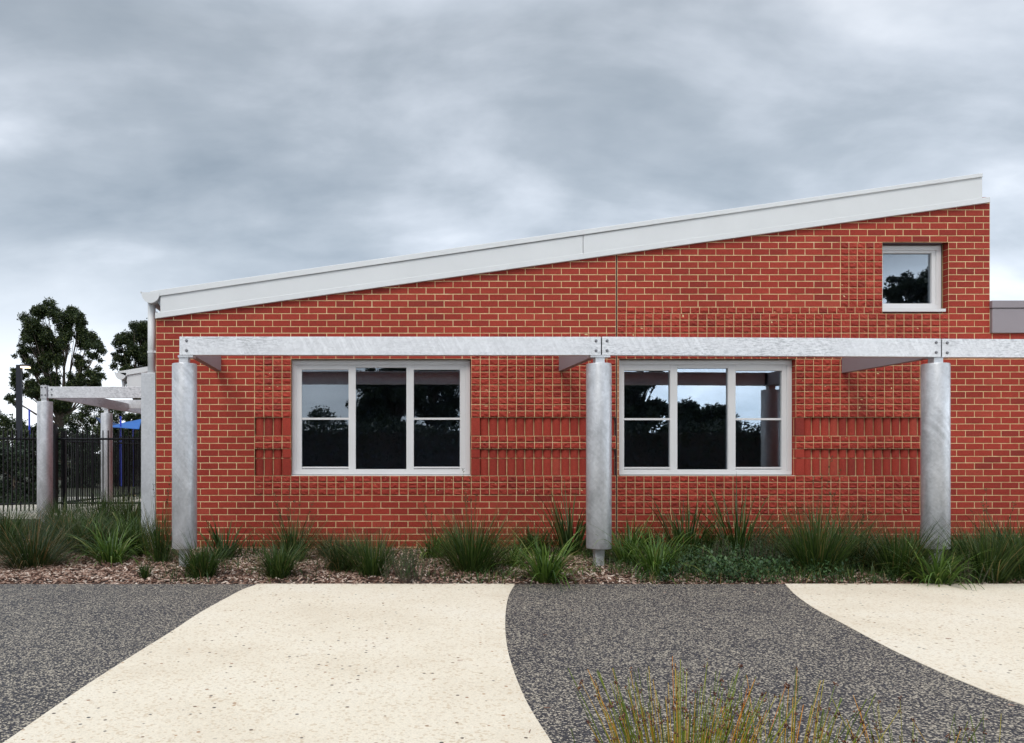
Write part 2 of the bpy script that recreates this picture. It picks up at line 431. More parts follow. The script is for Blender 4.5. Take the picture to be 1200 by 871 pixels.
# roof edge: main panel, capping, lower flashing
def strip(pts, Yf, back):
    mb = MB(); mb.prism([P(x, y, Yf) for x, y in pts], (0, back, 0)); return mb
fa = strip([(188,347.4),(683,276.2),(683,298.4),(188,368.8)], YW-.045, .04)
f1 = part(fa, 'fascia', M['white'], bld)
fb = strip([(683.7,276.1),(1151,207.0),(1151,233.2),(683.7,298.3)], YW-.045, .04)
part(fb, 'fascia', M['white'], bld)
fc = strip([(181.6,366.8),(1160.6,230.6),(1160.6,237.0),(181.6,373.4)], YW-.049, .054)
bevel(part(fc, 'flashing', M['white'], bld), .004)
fd = strip([(176,341.2),(1151.8,202.6),(1151.8,207.2),(187,347.0),(176,348.0)], YW-.065, .3)
cap = bevel(part(fd, 'roof_capping', M['white'], bld), .005)
rf = MB()
a0, a1 = P(178,343.4,YW), P(1150,205.6,YW)
rf.prism([(a0.x,YW+.0,a0.z), (a1.x,YW+.0,a1.z), (a1.x,YW+.0,a1.z-.30), (a0.x+.12,YW+.0,a0.z-.19)], (0, 8.2, 0))
part(rf, 'roof', M['corr'], bld)
# gutter, running back along the eave; downpipe and its straps
def gutter_mb(cx, cy, rx, ry, Y0, Y1, lip=.012):
    g = MB(); sc_ = F/Y0; pts = []
    for i in range(17):
        t = math.pi*i/16; pts.append(((cx-CX)/sc_-math.cos(t)*rx/sc_, Y0, PZ(cy,Y0)-math.sin(t)*ry/sc_))
    g.prism(pts, (0, Y1-Y0, 0))
    g.box(pts[0][0]-lip, pts[0][0]+.004, Y0-.004, Y1, pts[0][2]-.008, pts[0][2]+.012)
    return g
part(gutter_mb(176.3,342.6,10.8,12.6,YW-.07,YB+.1), 'gutter', M['white'], bld)
dp = MB(); xd = PX(177.8,YW+.12)
dp.tube([(xd,YW+.12,PZ(352,YW)), (xd,YW+.12,PZ(441,YW))], [.052,.052], 20)
dpo = part(dp, 'downpipe', M['white'], bld, True)
for yy in (411.5,):
    st = MB(); st.tube([(xd,YW+.12,PZ(yy+1.2,YW)), (xd,YW+.12,PZ(yy-1.2,YW))], [.057,.057], 20); st.box(xd+.03, X0+.01, YW+.08, YW+.12, PZ(yy+1.2,YW), PZ(yy-1.2,YW))
    part(st, 'strap', M['white'], dpo)
cp = MB(); cp.box(PX(165.4,YW), PX(182.0,YW), YW-.004, YW+.35, -.1, PZ(437,YW))
bevel(part(cp, 'corner_panel', M['galvsheet'], bld), .003)
# windows
YF = YW+.10
def window(ox0, ox1, oy0, oy1, panes, sill_y, hasbar=True, bars=(), hint=None):
    f = MB()
    X = lambda p: PX(p, YF); Z = lambda p: PZ(p, YF)
    y0, y1 = oy0, oy1
    def fb_(x0, x1, ya, yb, d0=0., d1=.07): f.box(X(x0), X(x1), YF+d0, YF+d1, Z(yb), Z(ya))
    fw = 5.6
    # outer sub-frame ring
    fb_(ox0, ox1, y0, y0+fw); fb_(ox0, ox1, y1-fw*.9, y1); fb_(ox0, ox0+fw, y0+fw, y1-fw*.9); fb_(ox1-fw, ox1, y0+fw, y1-fw*.9)
    # inner ring and mullions set slightly proud
    ix0, ix1, iy0, iy1 = ox0+fw, ox1-fw, y0+fw, y1-fw*.9
    edges = [ix0]+[p for pr in panes for p in pr[:2]]+[ix1]
    for i in range(0, len(edges), 2):
        fb_(edges[i], edges[i+1], iy0, iy1, .012, .066)
    for (px0, px1, py0, py1, bar) in panes:
        fb_(px0, px1, iy0, py0, .012, .066); fb_(px0, px1, py1, iy1, .012, .066)
    fr = bevel(part(f, 'window_frame', M['frame'], bld), .003)
    for (px0, px1, py0, py1, bar) in panes:
        g = MB(); yg = YF+.045
        g.box(X(px0)-.004, X(px1)+.004, yg, yg+.006, Z(py1)-.004, Z(py0)+.004)
        part(g, 'pane', M['pane'], fr)
        if bar:
            b = MB()
            b.box(X(px0), X(px1), YF+.026, YF+.043, Z(bar+1.15), Z(bar-1.15))
            b2 = MB(); b2.box(X(px0), X(px1), YF+.026, YF+.043, Z(py1-.9), Z(py1-2.9))
            part(b, 'sash_bar', M['frame'], fr); part(b2, 'sash_rail', M['frame'], fr)
    s = MB(); s.box(X(ox0), X(ox1), YF-.085, YF+.02, Z(sill_y), Z(sill_y-3.4))
    part(s, 'sill', M['frame'], fr)
    hd = MB(); hd.box(W(ox0-1,0)[0], W(ox1+1,0)[0], YW+.004, YF+.07, Z(oy0)+.004, Z(oy0)+.012)
    part(hd, 'lintel', M['sealant'], fr)
    # room side of the opening, so the glass has depth behind it
    return fr
window(342.2, 551.0, 422.1, 556.2, [(353.6,408.4,433.2,550.0,490.7),(416.9,476.4,430.8,550.0,None),(485.0,539.3,433.2,550.0,490.7)], 560.0)
window(724.2, 928.0, 422.1, 556.4, [(731.8,785.8,434.2,550.4,491.2),(794.3,853.8,431.6,550.4,None),(862.6,916.7,434.4,550.4,491.2)], 560.6)
window(1028.0, 1103.0, 288.0, 361.8, [(1035.2,1092.6,296.6,355.6,None)], 366.6)
# dim room behind the glass
rm = MB(); xi0, xi1 = X0+.15, X1-.15; yi0, yi1 = YW+.24, YW+5.0
def rpoly(a): rm.poly(a)
rpoly([(xi0,yi0,.05),(xi1,yi0,.05),(xi1,yi1,.05),(xi0,yi1,.05)])
rpoly([(xi0,yi1,.05),(xi1,yi1,.05),(xi1,yi1,3.0),(xi0,yi1,3.0)])
zc = lambda x: zl-.25+(x-X0)*(zr-zl)/(X1-X0)
rpoly([(xi0,yi0,zc(xi0)),(xi1,yi0,zc(xi1)),(xi1,yi1,zc(xi1)),(xi0,yi1,zc(xi0))])
rpoly([(xi0,yi0,.05),(xi0,yi1,.05),(xi0,yi1,3.2),(xi0,yi0,3.2)])
rpoly([(xi1,yi0,.05),(xi1,yi1,.05),(xi1,yi1,4.6),(xi1,yi0,4.6)])
# inner leaf with the openings
def leaf(y):
    ops = [((W1[0]+W1[0])/2, W1[1], ky(19), ky(37)), (W2[0], W2[1], ky(19), ky(37)), (W3[0], W3[1], ky(1), ky(12))]
    xs = sorted(set([XL+2, XR-2]+[o[0]+1 for o in ops]+[o[1]-1 for o in ops]))
    for i in range(len(xs)-1):
        a, b = xs[i], xs[i+1]; m_ = (a+b)/2; cuts = [650.0, fascia_y(a)-3]
        for o in ops:
            if o[0] < m_ < o[1]: cuts += [o[3]-1, o[2]+1]
        cuts = sorted(cuts)
        for j in range(0, len(cuts), 2):
            rm.poly([(W(a,0)[0], y, W(0,cuts[j+1])[2]), (W(b,0)[0], y, W(0,cuts[j+1])[2]), (W(b,0)[0], y, W(0,cuts[j])[2]), (W(a,0)[0], y, W(0,cuts[j])[2])])
leaf(YW+.18)
part(rm, 'room_lining', M['interior'], bld)
# lower wing on the right: deep fascia box, its lid, and the ribbed roof behind
pb = MB(); YQ = YW-.035
pb.box(PX(1162.9,YQ), XEm+.05, YQ, YQ+.7, PZ(390.2,YQ), PZ(361.6,YQ))
bevel(part(pb, 'wing_fascia', M['mauve'], bld), .004)
pc = MB(); pc.box(PX(1162.0,YQ), XEm+.06, YQ-.012, YQ+.7, PZ(361.0,YQ), PZ(352.4,YQ))
bevel(part(pc, 'wing_capping', M['mauve'], bld), .004)
pr = MB(); Yr = YW+3.2
zA, zB = PZ(344.0,Yr), PZ(353.5,Yr); xA, xB = PX(1161,Yr), PX(1235,Yr)
pr.prism([(X1+.03,Yr,zA),(xB,Yr,zA-(xB-X1)*.13),(xB,Yr,zA-(xB-X1)*.13-.05),(X1+.03,Yr,zA-.05)], (0,3.5,0))
part(pr, 'wing_roof', M['corr'], bld)
rb = MB()
for i in range(40):
    x = X1+.05+i*.076
    rb.tube([(x,Yr+.06,zA-.05-(x-X1)*.13),(x,Yr+.06,zA-.75)], [.026,.026], 8)
part(rb, 'ribbed_cladding', M['corr'], bld, True)

# ------------------------------------------------------------------ pergolas
def channel(mb, x0, x1, Yf, zt0, zt1, h=.204, flange=.085, t=.009):
    # channel with its web to the front, x0..x1, top height zt0 -> zt1
    def seg(ya, yb, o0, o1):
        vs = [(x0,ya,zt0-o1),(x1,ya,zt1-o1),(x1,ya,zt1-o0),(x0,ya,zt0-o0)]
        mb.prism(vs, (0, yb-ya, 0))
    seg(Yf, Yf+t, 0, h); seg(Yf+t, Yf+flange, 0, t); seg(Yf+t, Yf+flange, h-t, h)
def bolt_mb(x, y, z, ax=(0,-1,0), r=.0115):
    m = MB(); ax = Vector(ax)
    p = Vector((x,y,z)); m.tube([p, p+ax*.004], [r*1.45,r*1.45], 12); m.tube([p+ax*.004, p+ax*.016], [r,r*.9], 6); return m
def column(root, x, y, r, zb, zt, zh, stub=.052):
    c = MB(); n = 40
    c.tube([(x,y,zb),(x,y,zb+.012),(x,y,zt-.012),(x,y,zt)], [r-.004,r,r,r-.004], n)
    co = part(c, 'column', M['galvpost'], root, True)
    e = co.modifiers.new('edge', 'EDGE_SPLIT'); e.split_angle = R(35)
    s = MB(); s.box(x-stub, x+stub, y-stub, y+stub, -.1, zh)
    bevel(part(s, 'inner_post', M['galvsheet'], co), .006)
    return co
pg = empty('pergola', (PX(216,8.88), 8.88, 0), 'long galvanised steel pergola with three thick round columns in front of the brick wall', 'pergola')
zt = PZ(394.6, YP)
posts = [PX(216.2,8.90), 2.60, 6.375]
ends = [(PX(210.2,YP), 2.604, zt, zt-.002), (2.617, 6.388, zt-.001, zt-.022), (6.401, 10.9, zt-.024, zt-.045)]
for x in posts:
    column(pg, x, 8.90, .1375, PZ(642.5,8.90)+.0, PZ(426.6,8.90), PZ(417.6,8.90))
for i, (x0, x1, za, zb) in enumerate(ends):
    b = MB(); channel(b, x0, x1, YP, za, zb)
    bo = bevel(part(b, 'beam', M['galv'], pg), .003)
    bx = ([x0+.08] if i == 0 else [x0+.055]) + ([x1-.055] if i < 2 else [])
    for q in bx:
        for dz in (.045, .155):
            z0 = za+(zb-za)*(q-x0)/(x1-x0)-dz
            part(bolt_mb(q, YP, z0), 'bolt', M['bolt'], bo)
for i, x in enumerate(posts):
    pl = MB(); pl.box(x-(.06 if i == 0 else .11), x+.11, YP+.005, YP+.15, PZ(418.0,8.83)-.006, zt-.2055-(.022 if i == 2 else 0))
    part(pl, 'cap_plate', M['galvsheet'], pg)
    if i:
        ck = MB(); ck.box(x-.06, x+.08, YP+.012, YP+.03, zt-.2-.022*(i==2), zt-.006-.022*(i==2)); part(ck, 'gap_shade_plate', M['charcoal'], pg)  # dark plate added behind the beam joint, giving the gap its shade
    br = MB(); xx = x + (.03 if i == 0 else -.055 if i == 2 else -.045); ztt = zt-.004-(.024 if i == 2 else 0)
    br.box(xx, xx+.012, YP+.09, YW-.004, ztt-.2, ztt)
    br.box(xx+.012, xx+.075, YP+.09, YW-.004, ztt-.2, ztt-.19); br.box(xx+.012, xx+.075, YP+.09, YW-.004, ztt-.01, ztt)
    if i == 0:
        br = MB(); br.box(xx+.063, xx+.075, YP+.09, YW-.004, ztt-.2, ztt)
        br.box(xx, xx+.063, YP+.09, YW-.004, ztt-.2, ztt-.19); br.box(xx, xx+.063, YP+.09, YW-.004, ztt-.01, ztt)
    bevel(part(br, 'bracket', M['mauve'], pg), .002)  # shade and brick bounce on galvanised steel, painted in as mauve

p2 = empty('pergola', (PX(50.5,14.4), 14.4, 0), 'smaller galvanised pergola at the left end of the building, behind the tall grasses', 'pergola')
Y1_, Y2_ = 14.4, 19.1
x1_ = PX(50.6, Y1_); x2_ = PX(123.8, Y2_)
column(p2, x1_, Y1_+.08, .1375, .12, PZ(470.5,Y1_), PZ(452,Y1_))
column(p2, x2_, Y2_+.08, .1375, .12, PZ(484,Y2_), PZ(470,Y2_))
b = MB(); channel(b, PX(56.5,Y1_), PX(215,Y1_), Y1_, PZ(453.2,Y1_), PZ(453.2,Y1_), .205)
b1 = bevel(part(b, 'beam', M['galv'], p2), .003)
for q in (60.5,):
    for dy in (456.6, 462.6): part(bolt_mb(PX(q,Y1_), Y1_, PZ(dy,Y1_)), 'bolt', M['bolt'], b1)
hp = MB(); hp.box(PX(47.2,Y1_), PX(54.2,Y1_), Y1_+.01, Y1_+.14, PZ(467,Y1_), PZ(451.6,Y1_))
ho = part(hp, 'head_plate', M['galvsheet'], p2)
for q in (48.6, 52.8):
    for dy in (454, 463): part(bolt_mb(PX(q,Y1_), Y1_+.01, PZ(dy,Y1_)), 'bolt', M['bolt'], ho)
b = MB(); b.box(x1_+.06, x1_+.13, Y1_+.09, Y2_, PZ(453.2,Y1_)-.205, PZ(453.2,Y1_)-.004)
bevel(part(b, 'beam', M['galv'], p2), .003)
b = MB(); channel(b, PX(118.5,Y2_), PX(240,Y2_), Y2_, PZ(468.8,Y2_), PZ(468.8,Y2_), .205)
bevel(part(b, 'beam', M['galv'], p2), .003)
b = MB(); b.box(x2_+.04, x2_+.12, Y2_+.09, 25, PZ(468.8,Y2_)-.20, PZ(468.8,Y2_)-.004)
bevel(part(b, 'beam', M['galv'], p2), .003)

# ------------------------------------------------------------------ rear wing seen past the corner
rw = empty('rear_building', (-4.6, 17.2, 0), 'pale roofed building behind the left pergola with a half-round gutter end', 'building')
part(gutter_mb(141.3,437.0,6.6,8.0,17.0,24), 'gutter', M['white'], rw)
g = MB(); g.prism([P(137,435.6,17.0), P(260,415,17.0), P(260,421,17.0), P(148.4,439.6,17.0), P(148.4,441,17.0)], (0,.3,0)); part(g, 'roof_capping', M['white'], rw)
g = MB(); g.prism([P(148.8,439.6,17.03), P(260,421,17.03), P(260,452,17.03), P(148.8,456,17.03)], (0,.05,0)); part(g, 'fascia', M['white'], rw)
g = MB(); g.tube([(PX(145,17.2),17.2,PZ(444,17)),(PX(145,17.2),17.2,PZ(457,17)),(PX(172,17.2),17.3,PZ(462,17)),(PX(173,17.2),17.3,0)], [.05]*4, 12); part(g, 'downpipe', M['white'], rw, True)
g = MB(); g.box(PX(172,17.1), 4, 18.8, 24, -.1, 2.9); part(g, 'wall', M['brick'], rw)
g = MB(); g.prism([P(148.8,440,17.1), P(260,420,17.1), P(260,428,17.1), P(148.8,448,17.1)], (0,7,0)); part(g, 'roof', M['corr'], rw)

# ------------------------------------------------------------------ setting: ground, paving, beds
def sheet(name, pts, m, z=None, kind='structure'):
    mb = MB(); mb.poly(pts); return solo(mb, name, m, kind=kind)
sheet('ground', [(-600,-600,-.06),(600,-600,-.06),(600,900,-.06),(-600,900,-.06)], M['grass'])
yb0, yb1 = 7.74, 7.80
mb = MB(); mb.box(-14, 18, 3.05, yb0-.0, -.12, 0)
mb.mesh([(-14,yb0,-.12),(18,yb0,-.12),(18,yb0+.001,-.12),(-14,yb0+.001,-.12)], [(0,1,2,3)])
solo(mb, 'pavement', M['dark'], kind='structure')
def curve(pts): return [G(x, y, .004) for x, y in pts]
A = [(300,685.3),(285,690.5),(270,698.2),(235,717.5),(200,740.5),(150,771.5),(100,803.5),(50,838),(7,868),(-60,912)]
B = [(604,684.6),(599,692),(595,702),(592.4,720),(592.6,745),(597,770),(608,802),(622,831),(648,872),(672,909)]
C = [(919.5,684.0),(926,691),(934,698.5),(955,713),(995,734.5),(1045,761),(1100,786.5),(1150,807.5),(1200,826),(1320,862),(1500,905)]
def smooth_curve(P_, n=6):
    out = []
    for i in range(len(P_)-1):
        p0 = P_[max(i-1,0)]; p1 = P_[i]; p2 = P_[i+1]; p3 = P_[min(i+2,len(P_)-1)]
        for j in range(n):
            t = j/n
            out.append(.5*((2*p1)+(p2-p0)*t+(2*p0-5*p1+4*p2-p3)*t*t+(3*p1-p0-3*p2+p3)*t**3))
    out.append(P_[-1]); return out
a_ = smooth_curve(curve(A)); b_ = smooth_curve(curve(B)); c_ = smooth_curve(curve(C))
def clampY(L_): return [Vector((p.x, max(3.06, min(yb0-.002, p.y)), .004)) for p in L_]
def paving(left, right, name):
    # solid slab, top 4 mm above the dark paving
    ring = left+list(reversed(right)); mb = MB()
    mb.prism([(p.x,p.y,.004) for p in ring][::-1], (0,0,-.10)); return solo(mb, name, M['cream'], kind='structure')
a_[0] = Vector((a_[0].x, yb0-.002, .004)); b_[0] = Vector((b_[0].x, yb0-.002, .004)); c_[0] = Vector((c_[0].x, yb0-.002, .004))
paving(clampY(a_), clampY(b_), 'path')
c2 = clampY(c_); paving(c2, [Vector((17.9, yb0-.002, .004)), Vector((17.9, 3.06, .004))], 'path')
# mulch bed with gentle mounds
def bed_z(x, y):
    e = min(1, max(0, (y-yb0)/.22))
    return -.03+e*(.035+.03*mnoise.noise(Vector((x*.9, y*.9, 0)))+.012*mnoise.noise(Vector((x*4, y*4, 3))))
def bed(name, x0, x1, y0, y1, m, step=.09, zf=bed_z):
    nx, ny = int((x1-x0)/step), int((y1-y0)/step); mb = MB(); vs = []; fs = []
    for j in range(ny+1):
        for i in range(nx+1):
            x, y = x0+(x1-x0)*i/nx, y0+(y1-y0)*j/ny; vs.append((x, y, zf(x, y)))
    for j in range(ny):
        for i in range(nx):
            q = j*(nx+1)+i; fs.append((q, q+1, q+nx+2, q+nx+1))
    mb.mesh(vs, fs); return solo(mb, name, m, kind='structure', smooth=True)
bed('garden_bed', -9, 14, yb0+.002, YW+.05, M['soil'])
bed('garden_bed', -12, X0-.02, YW+.051, 15.4, M['soil'], .2, lambda x, y: bed_z(x, y))
bed('garden_bed', -3, 9, .5, 3.04, M['soil'], .15, lambda x, y: -.03+.02*mnoise.noise(Vector((x, y, 0))))
sheet('path', [(-16,15.3,-.03),(-5.9,15.5,-.03),(-5.2,17.2,-.03),(-5.5,24,-.03),(-9,24,-.03),(-16,17.3,-.03)], M['pale'])

# bark chips
def chips(n, xr, yr, zf, seed):
    r = random.Random(seed); mb = MB()
    for _ in range(n):
        x = r.uniform(*xr); y = r.uniform(*yr)
        if y > YW-.03 and x > X0-.25: continue
        L_ = r.uniform(.008,.034); w = r.uniform(.004,.011); th = r.uniform(.002,.005)
        rot = Matrix.Rotation(r.uniform(0,6.28),3,'Z') @ Matrix.Rotation(r.gauss(0,.35),3,'X') @ Matrix.Rotation(r.gauss(0,.35),3,'Y')
        z = zf(x, y)+r.uniform(.002,.016)
        o = Vector((x,y,z)); q = r.uniform(.5,1)
        vs = [o+rot @ Vector(p) for p in ((-L_,-w*q,th),(L_,-w,th),(L_*.9,w*q,th*1.2),(-L_*.8,w,th),(-L_,-w,-th),(L_,-w,-th),(L_,w,-th),(-L_,w,-th))]
        mb.mesh(vs, [(0,1,2,3),(4,5,1,0),(5,6,2,1),(6,7,3,2),(7,4,0,3)])
    return mb
m1 = chips(44000, (-6.2,9.5), (yb0+.02,YW-.03), bed_z, 5)
m2 = chips(6000, (-8,X0-.3), (YW,13.6), bed_z, 6)
n0 = len(m1.v); m1.v += m2.v; m1.f += [tuple(i+n0 for i in f) for f in m2.f]; m1.m += m2.m
solo(m1, 'bark_mulch', M['chip'], kind='stuff')
lit = MB(); r_ = random.Random(31)     # dropped leaves and chips on the paving edge
for _ in range(260):
    x = r_.uniform(-5,9); y = yb0-abs(r_.gauss(0,.05)) if r_.random() < .72 else r_.uniform(3.6,yb0)
    L_ = r_.uniform(.006,.02); w = r_.uniform(.002,.006); t = r_.uniform(0,6.28)
    rot = Matrix.Rotation(t,3,'Z'); o = Vector((x,y,.009))
    lit.mesh([o+rot @ Vector(p) for p in ((-L_,-w,-.002),(L_,-w*.3,0),(L_,w*.3,.003),(-L_,w,.001))], [(0,1,2,3)])
solo(lit, 'leaf_litter', M['chip'], kind='stuff')

# ------------------------------------------------------------------ plants
def blade(mb, r, o, az, th, L_, w, curl, seg=6, twist=0, mi=0):
    p = Vector(o); side = Vector((-math.sin(az), math.cos(az), 0)); vs = []
    s = L_/seg; t = th
    for i in range(seg+1):
        f = i/seg; ww = w*(1-.25*f)*(1-f**3.2)+.0006
        sd = (side*math.cos(twist*f)+Vector((math.cos(az),math.sin(az),0))*math.sin(twist*f))
        vs += [p-sd*ww*.5, p+sd*ww*.5]
        d = Vector((math.cos(az)*math.sin(t), math.sin(az)*math.sin(t), math.cos(t)))
        p = p+d*s; t += curl/seg*(.5+f*1.4)
    mb.mesh(vs, [(2*i, 2*i+1, 2*i+3, 2*i+2) for i in range(seg)], mi)
KIND = dict(
    strap=dict(m='strap', n=130, w=.0165, th=(.05,.75), curl=(.5,1.9), L=(.6,1.05), r=.05),
    tuss=dict(m='tuss', n=380, w=.0075, th=(.02,.85), curl=(.1,.8), L=(.6,1.05), r=.07),
    fine=dict(m='fine', n=460, w=.006, th=(.05,.95), curl=(.2,1.2), L=(.55,1.1), r=.09),
    tall=dict(m='tuss', n=110, w=.017, th=(.02,.5), curl=(.1,1.0), L=(.5,1.08), r=.07),
    reed=dict(m='tuss', n=170, w=.006, th=(.0,.22), curl=(0,.3), L=(.45,1.05), r=.06),
)
def grass_clump(name, label, px, by, ty, wpx, kind, seed, stalks=0, cat='grass clump', group=None, nmul=1.0, tan=None, lean=0):
    K = KIND[kind]; r = random.Random(seed)
    Y = H*F/(by-CY); Y = min(Y, YW-.12) if px > 182 and by > 600 and by < 700 else Y
    x = PX(px, Y); z = bed_z(x, Y) if Y > yb0 else 0
    h = (by-ty)/F*Y; half = wpx*.5/F*Y
    mb = MB(); o0 = Vector((x, Y, z-.01))
    n = int(K['n']*nmul)
    spread = min(1.35, math.atan2(half*1.25, h*.62)); n = int(n*1.25)
    r0 = 1.5*K['r']*min(1.6, max(.35, h/.45))*(half/.3)**.5
    for i in range(n):
        az = r.uniform(0, 2*math.pi); q = r.random()**.6
        th = q*spread*r.uniform(.6,1.0)+K['th'][0]
        L_ = h*r.uniform(*K['L'])*(1+.45*q) if q > .3 else h*r.uniform(.7,1.05)
        oo = o0+Vector((math.cos(az), math.sin(az), 0))*q*r0
        if oo.y > YW-.06 and px > 182: oo.y = YW-.06
        cu = r.uniform(*K['curl'])*(.35+q)
        L_ *= r.choice((1,1,1,.8,.6)); th = max(.0, th+r.gauss(0,.10))
        if r.random() < .10: cu += r.uniform(.6,1.6)
        if r.random() < .04 and kind != 'reed': th = r.uniform(1.0,1.35); cu = .3; L_ *= .8
        oo = oo+Vector((r.gauss(0,.035),r.gauss(0,.03),0))*min(1,h/.4)
        if kind == 'strap' and r.random() < .25: cu += .8
        # keep blades in front of the wall
        if px > 182 and math.sin(az) > 0:
            reach = L_*math.sin(min(1.4, th+cu*.5))*math.sin(az)
            room = max(.02, YW-.03-oo.y)
            if reach > room: th *= room/reach; cu *= room/reach
        blade(mb, r, oo, az, th+lean*math.cos(az)*.2, L_, K['w']*r.uniform(.7,1.25)*(1 if h > .25 else .7), cu, 6 if kind != 'reed' else 4, r.uniform(-.8,.8))
    if stalks:
        ob = empty(name, (x, Y, z), label, cat, group)
        part(mb, 'leaves', M[K['m']], ob)
        sb = MB()
        for i in range(stalks):
            az = r.uniform(0, 6.28); th = r.uniform(.02,.38); L_ = h*r.uniform(1.15,1.7)
            dy = math.sin(az)*math.sin(th)*L_
            if px > 182 and o0.y+dy > YW-.04: az = -az
            d = Vector((math.cos(az)*math.sin(th), math.sin(az)*math.sin(th), math.cos(th)))
            e = o0+d*L_; sb.tube([o0, o0+d*L_*.6+Vector((0,0,.01)), e], [.002,.0016,.001], 4)
            for j in range(9):
                q = o0+d*L_*r.uniform(.72,1); s_ = r.uniform(.003,.006)
                sb.tube([q, q+Vector((r.uniform(-.02,.02), r.uniform(-.02,.02), .012))], [s_*.4, s_], 4)
        part(sb, 'flower_stalks', M['fine'], ob)
        return ob
    return solo(mb, name, M[K['m']], label, cat, group, origin=(x, Y, z))
gg = 'grass clumps in the mulch bed'
clumps = [
 # px, base, top, width, kind, stalks, label
 (38,663,598,125,'fine',0,'huge arching tussock with tan blades in front of the left pergola column',1.5),
 (131,660,600,92,'strap',0,'bright green strap-leaved clump alone on mulch between big tan tussock and corner panel',1.1),
 (170,678,657,15,'tuss',0,'tiny dark tuft on the mulch left of the first round column',.35),
 (4,650,585,60,'tuss',0,'dark grass clump cut by the left edge of the photo',1.0),
 (188,660,592,36,'reed',6,'tall narrow dark reed clump at the brick corner left of the first column',1.2),
 (237,676,628,56,'tuss',0,'rounded dark tussock right beside the base of the first column',1.1),
 (262,656,612,46,'tall',0,'upright clump against bricks just behind the tussock at the first column',1.0),
 (327,678,634,58,'tuss',0,'front tussock with pale yellow blades below the left end of left window',1.1),
 (343,658,604,66,'tuss',9,'taller tussock with thin wispy stalks, behind the pale-bladed one',.9),
 (386,652,618,56,'fine',0,'low fine clump against the bricks under the left window first pane',.7),
 (402,671,622,52,'fine',0,'upright fine grass clump under left window, left one of a touching pair',.8),
 (436,676,618,62,'tuss',0,'dark grass clump under left window, right one of a touching pair',.8),
 (508,654,612,64,'strap',5,'bright lax clump against the bricks under the right side of left window',.7),
 (553,672,600,104,'tuss',5,'large full tussock near the cream and dark paving border, between windows',1.5),
 (601,664,622,70,'strap',0,'short broad-leaved clump filling the gap between big tussock and bright strap clump',.7),
 (640,681,615,104,'strap',0,'widest bright strap-leaved clump, spilling forward left of the middle column',1.25),
 (668,652,582,66,'tall',0,'tall dark clump against bricks immediately left of the middle column',1.1),
 (737,663,600,56,'strap',0,'strap clump immediately right of the middle column',.9),
 (768,676,606,66,'strap',0,'bright strap clump under left pane of the right window, near paving edge',.8),
 (803,652,586,74,'tall',0,'spiky upright clump against bricks under middle pane of the right window',1.3),
 (866,652,576,76,'tall',0,'tallest spiky clump against bricks under right pane of the right window',1.2),
 (957,674,590,76,'tuss',4,'dark tall clump just right of the right window, by the paving curve top',1.2),
 (1003,668,610,74,'fine',5,'fine grass clump midway between the right window and third column',1.0),
 (1052,676,612,76,'tuss',0,'dense dark clump just left of the third column',1.2),
 (1098,683,622,98,'strap',0,'clump with long side blades hiding the foot of the third column',1.1),
 (1158,680,610,78,'tuss',4,'dark clump on the bed right of the third column',1.4),
 (1204,678,610,70,'tuss',0,'dark clump cut by the right edge of the photo',1.2),
 (930,662,628,50,'fine',0,'short fine clump below right bottom corner of the right window',.6),
 (700,655,628,50,'fine',0,'low fine clump against bricks behind the middle column foot',.5),
 (1075,656,616,62,'tall',0,'upright clump against bricks, touching the left side of the third column',.9),
 (1182,660,606,60,'tall',0,'upright clump against bricks near the right edge of the photo',.9),
 (985,654,600,54,'tall',0,'upright clump against bricks halfway from the right window to third column',.8),
 (915,650,606,46,'reed',0,'thin reed clump against bricks under the right frame of right window',.9),
 (532,650,616,50,'fine',0,'fine clump against bricks at the right bottom corner of left window',.8),
 (625,652,612,56,'tuss',0,'dark clump against bricks behind the widest bright strap clump',.9),
 (420,652,628,50,'tuss',0,'low dark clump against bricks behind the touching pair under left window',.6),
 (757,650,612,46,'tuss',0,'dark clump against bricks under the first pane of the right window',.7),
 (835,650,610,46,'strap',0,'lax clump against bricks between two spiky clumps of right window',.7),
 (1128,658,618,60,'tuss',0,'clump against bricks right behind the third column',.8),
]
for i, (px, by, ty, w, kind, st, lab, nm) in enumerate(clumps):
    grass_clump('grass_clump', lab, px, by, ty, w, kind, 100+i, st, 'grass clump', gg, nm)
back = [(72,622,582,70,'tuss','grass clump right behind the left pergola column, beside its right edge'),
        (100,638,590,80,'tuss','middle tall grass clump between the left pergola column and the corner panel'),
        (122,624,574,64,'tuss','tall grass clump hiding the foot of the far slim pergola column'),
        (148,640,590,66,'strap','tall clump of light blades against the left side of the corner panel'),
        (152,622,572,60,'tuss','farthest tall grass clump beside the corner panel, before the black fence'),
        (60,634,598,70,'fine','fine clump at the foot of the left pergola column, on its left'),
        (112,650,604,80,'tuss','tussock between the bright strap clump and the tall grasses behind it'),
        (158,652,604,54,'tuss','dark tussock at the foot of the corner panel, on its left'),
        (84,648,600,84,'fine','tan-tipped clump directly behind the right half of the huge tussock'),
        (18,628,592,60,'fine','pale fine clump left of the left pergola column, before the gravel')]
for i, (px, by, ty, w, kind, lab) in enumerate(back):
    grass_clump('grass_clump', lab, px, by, ty, w, kind, 300+i, 0, 'grass clump', 'tall grasses round the left pergola', 1.3)

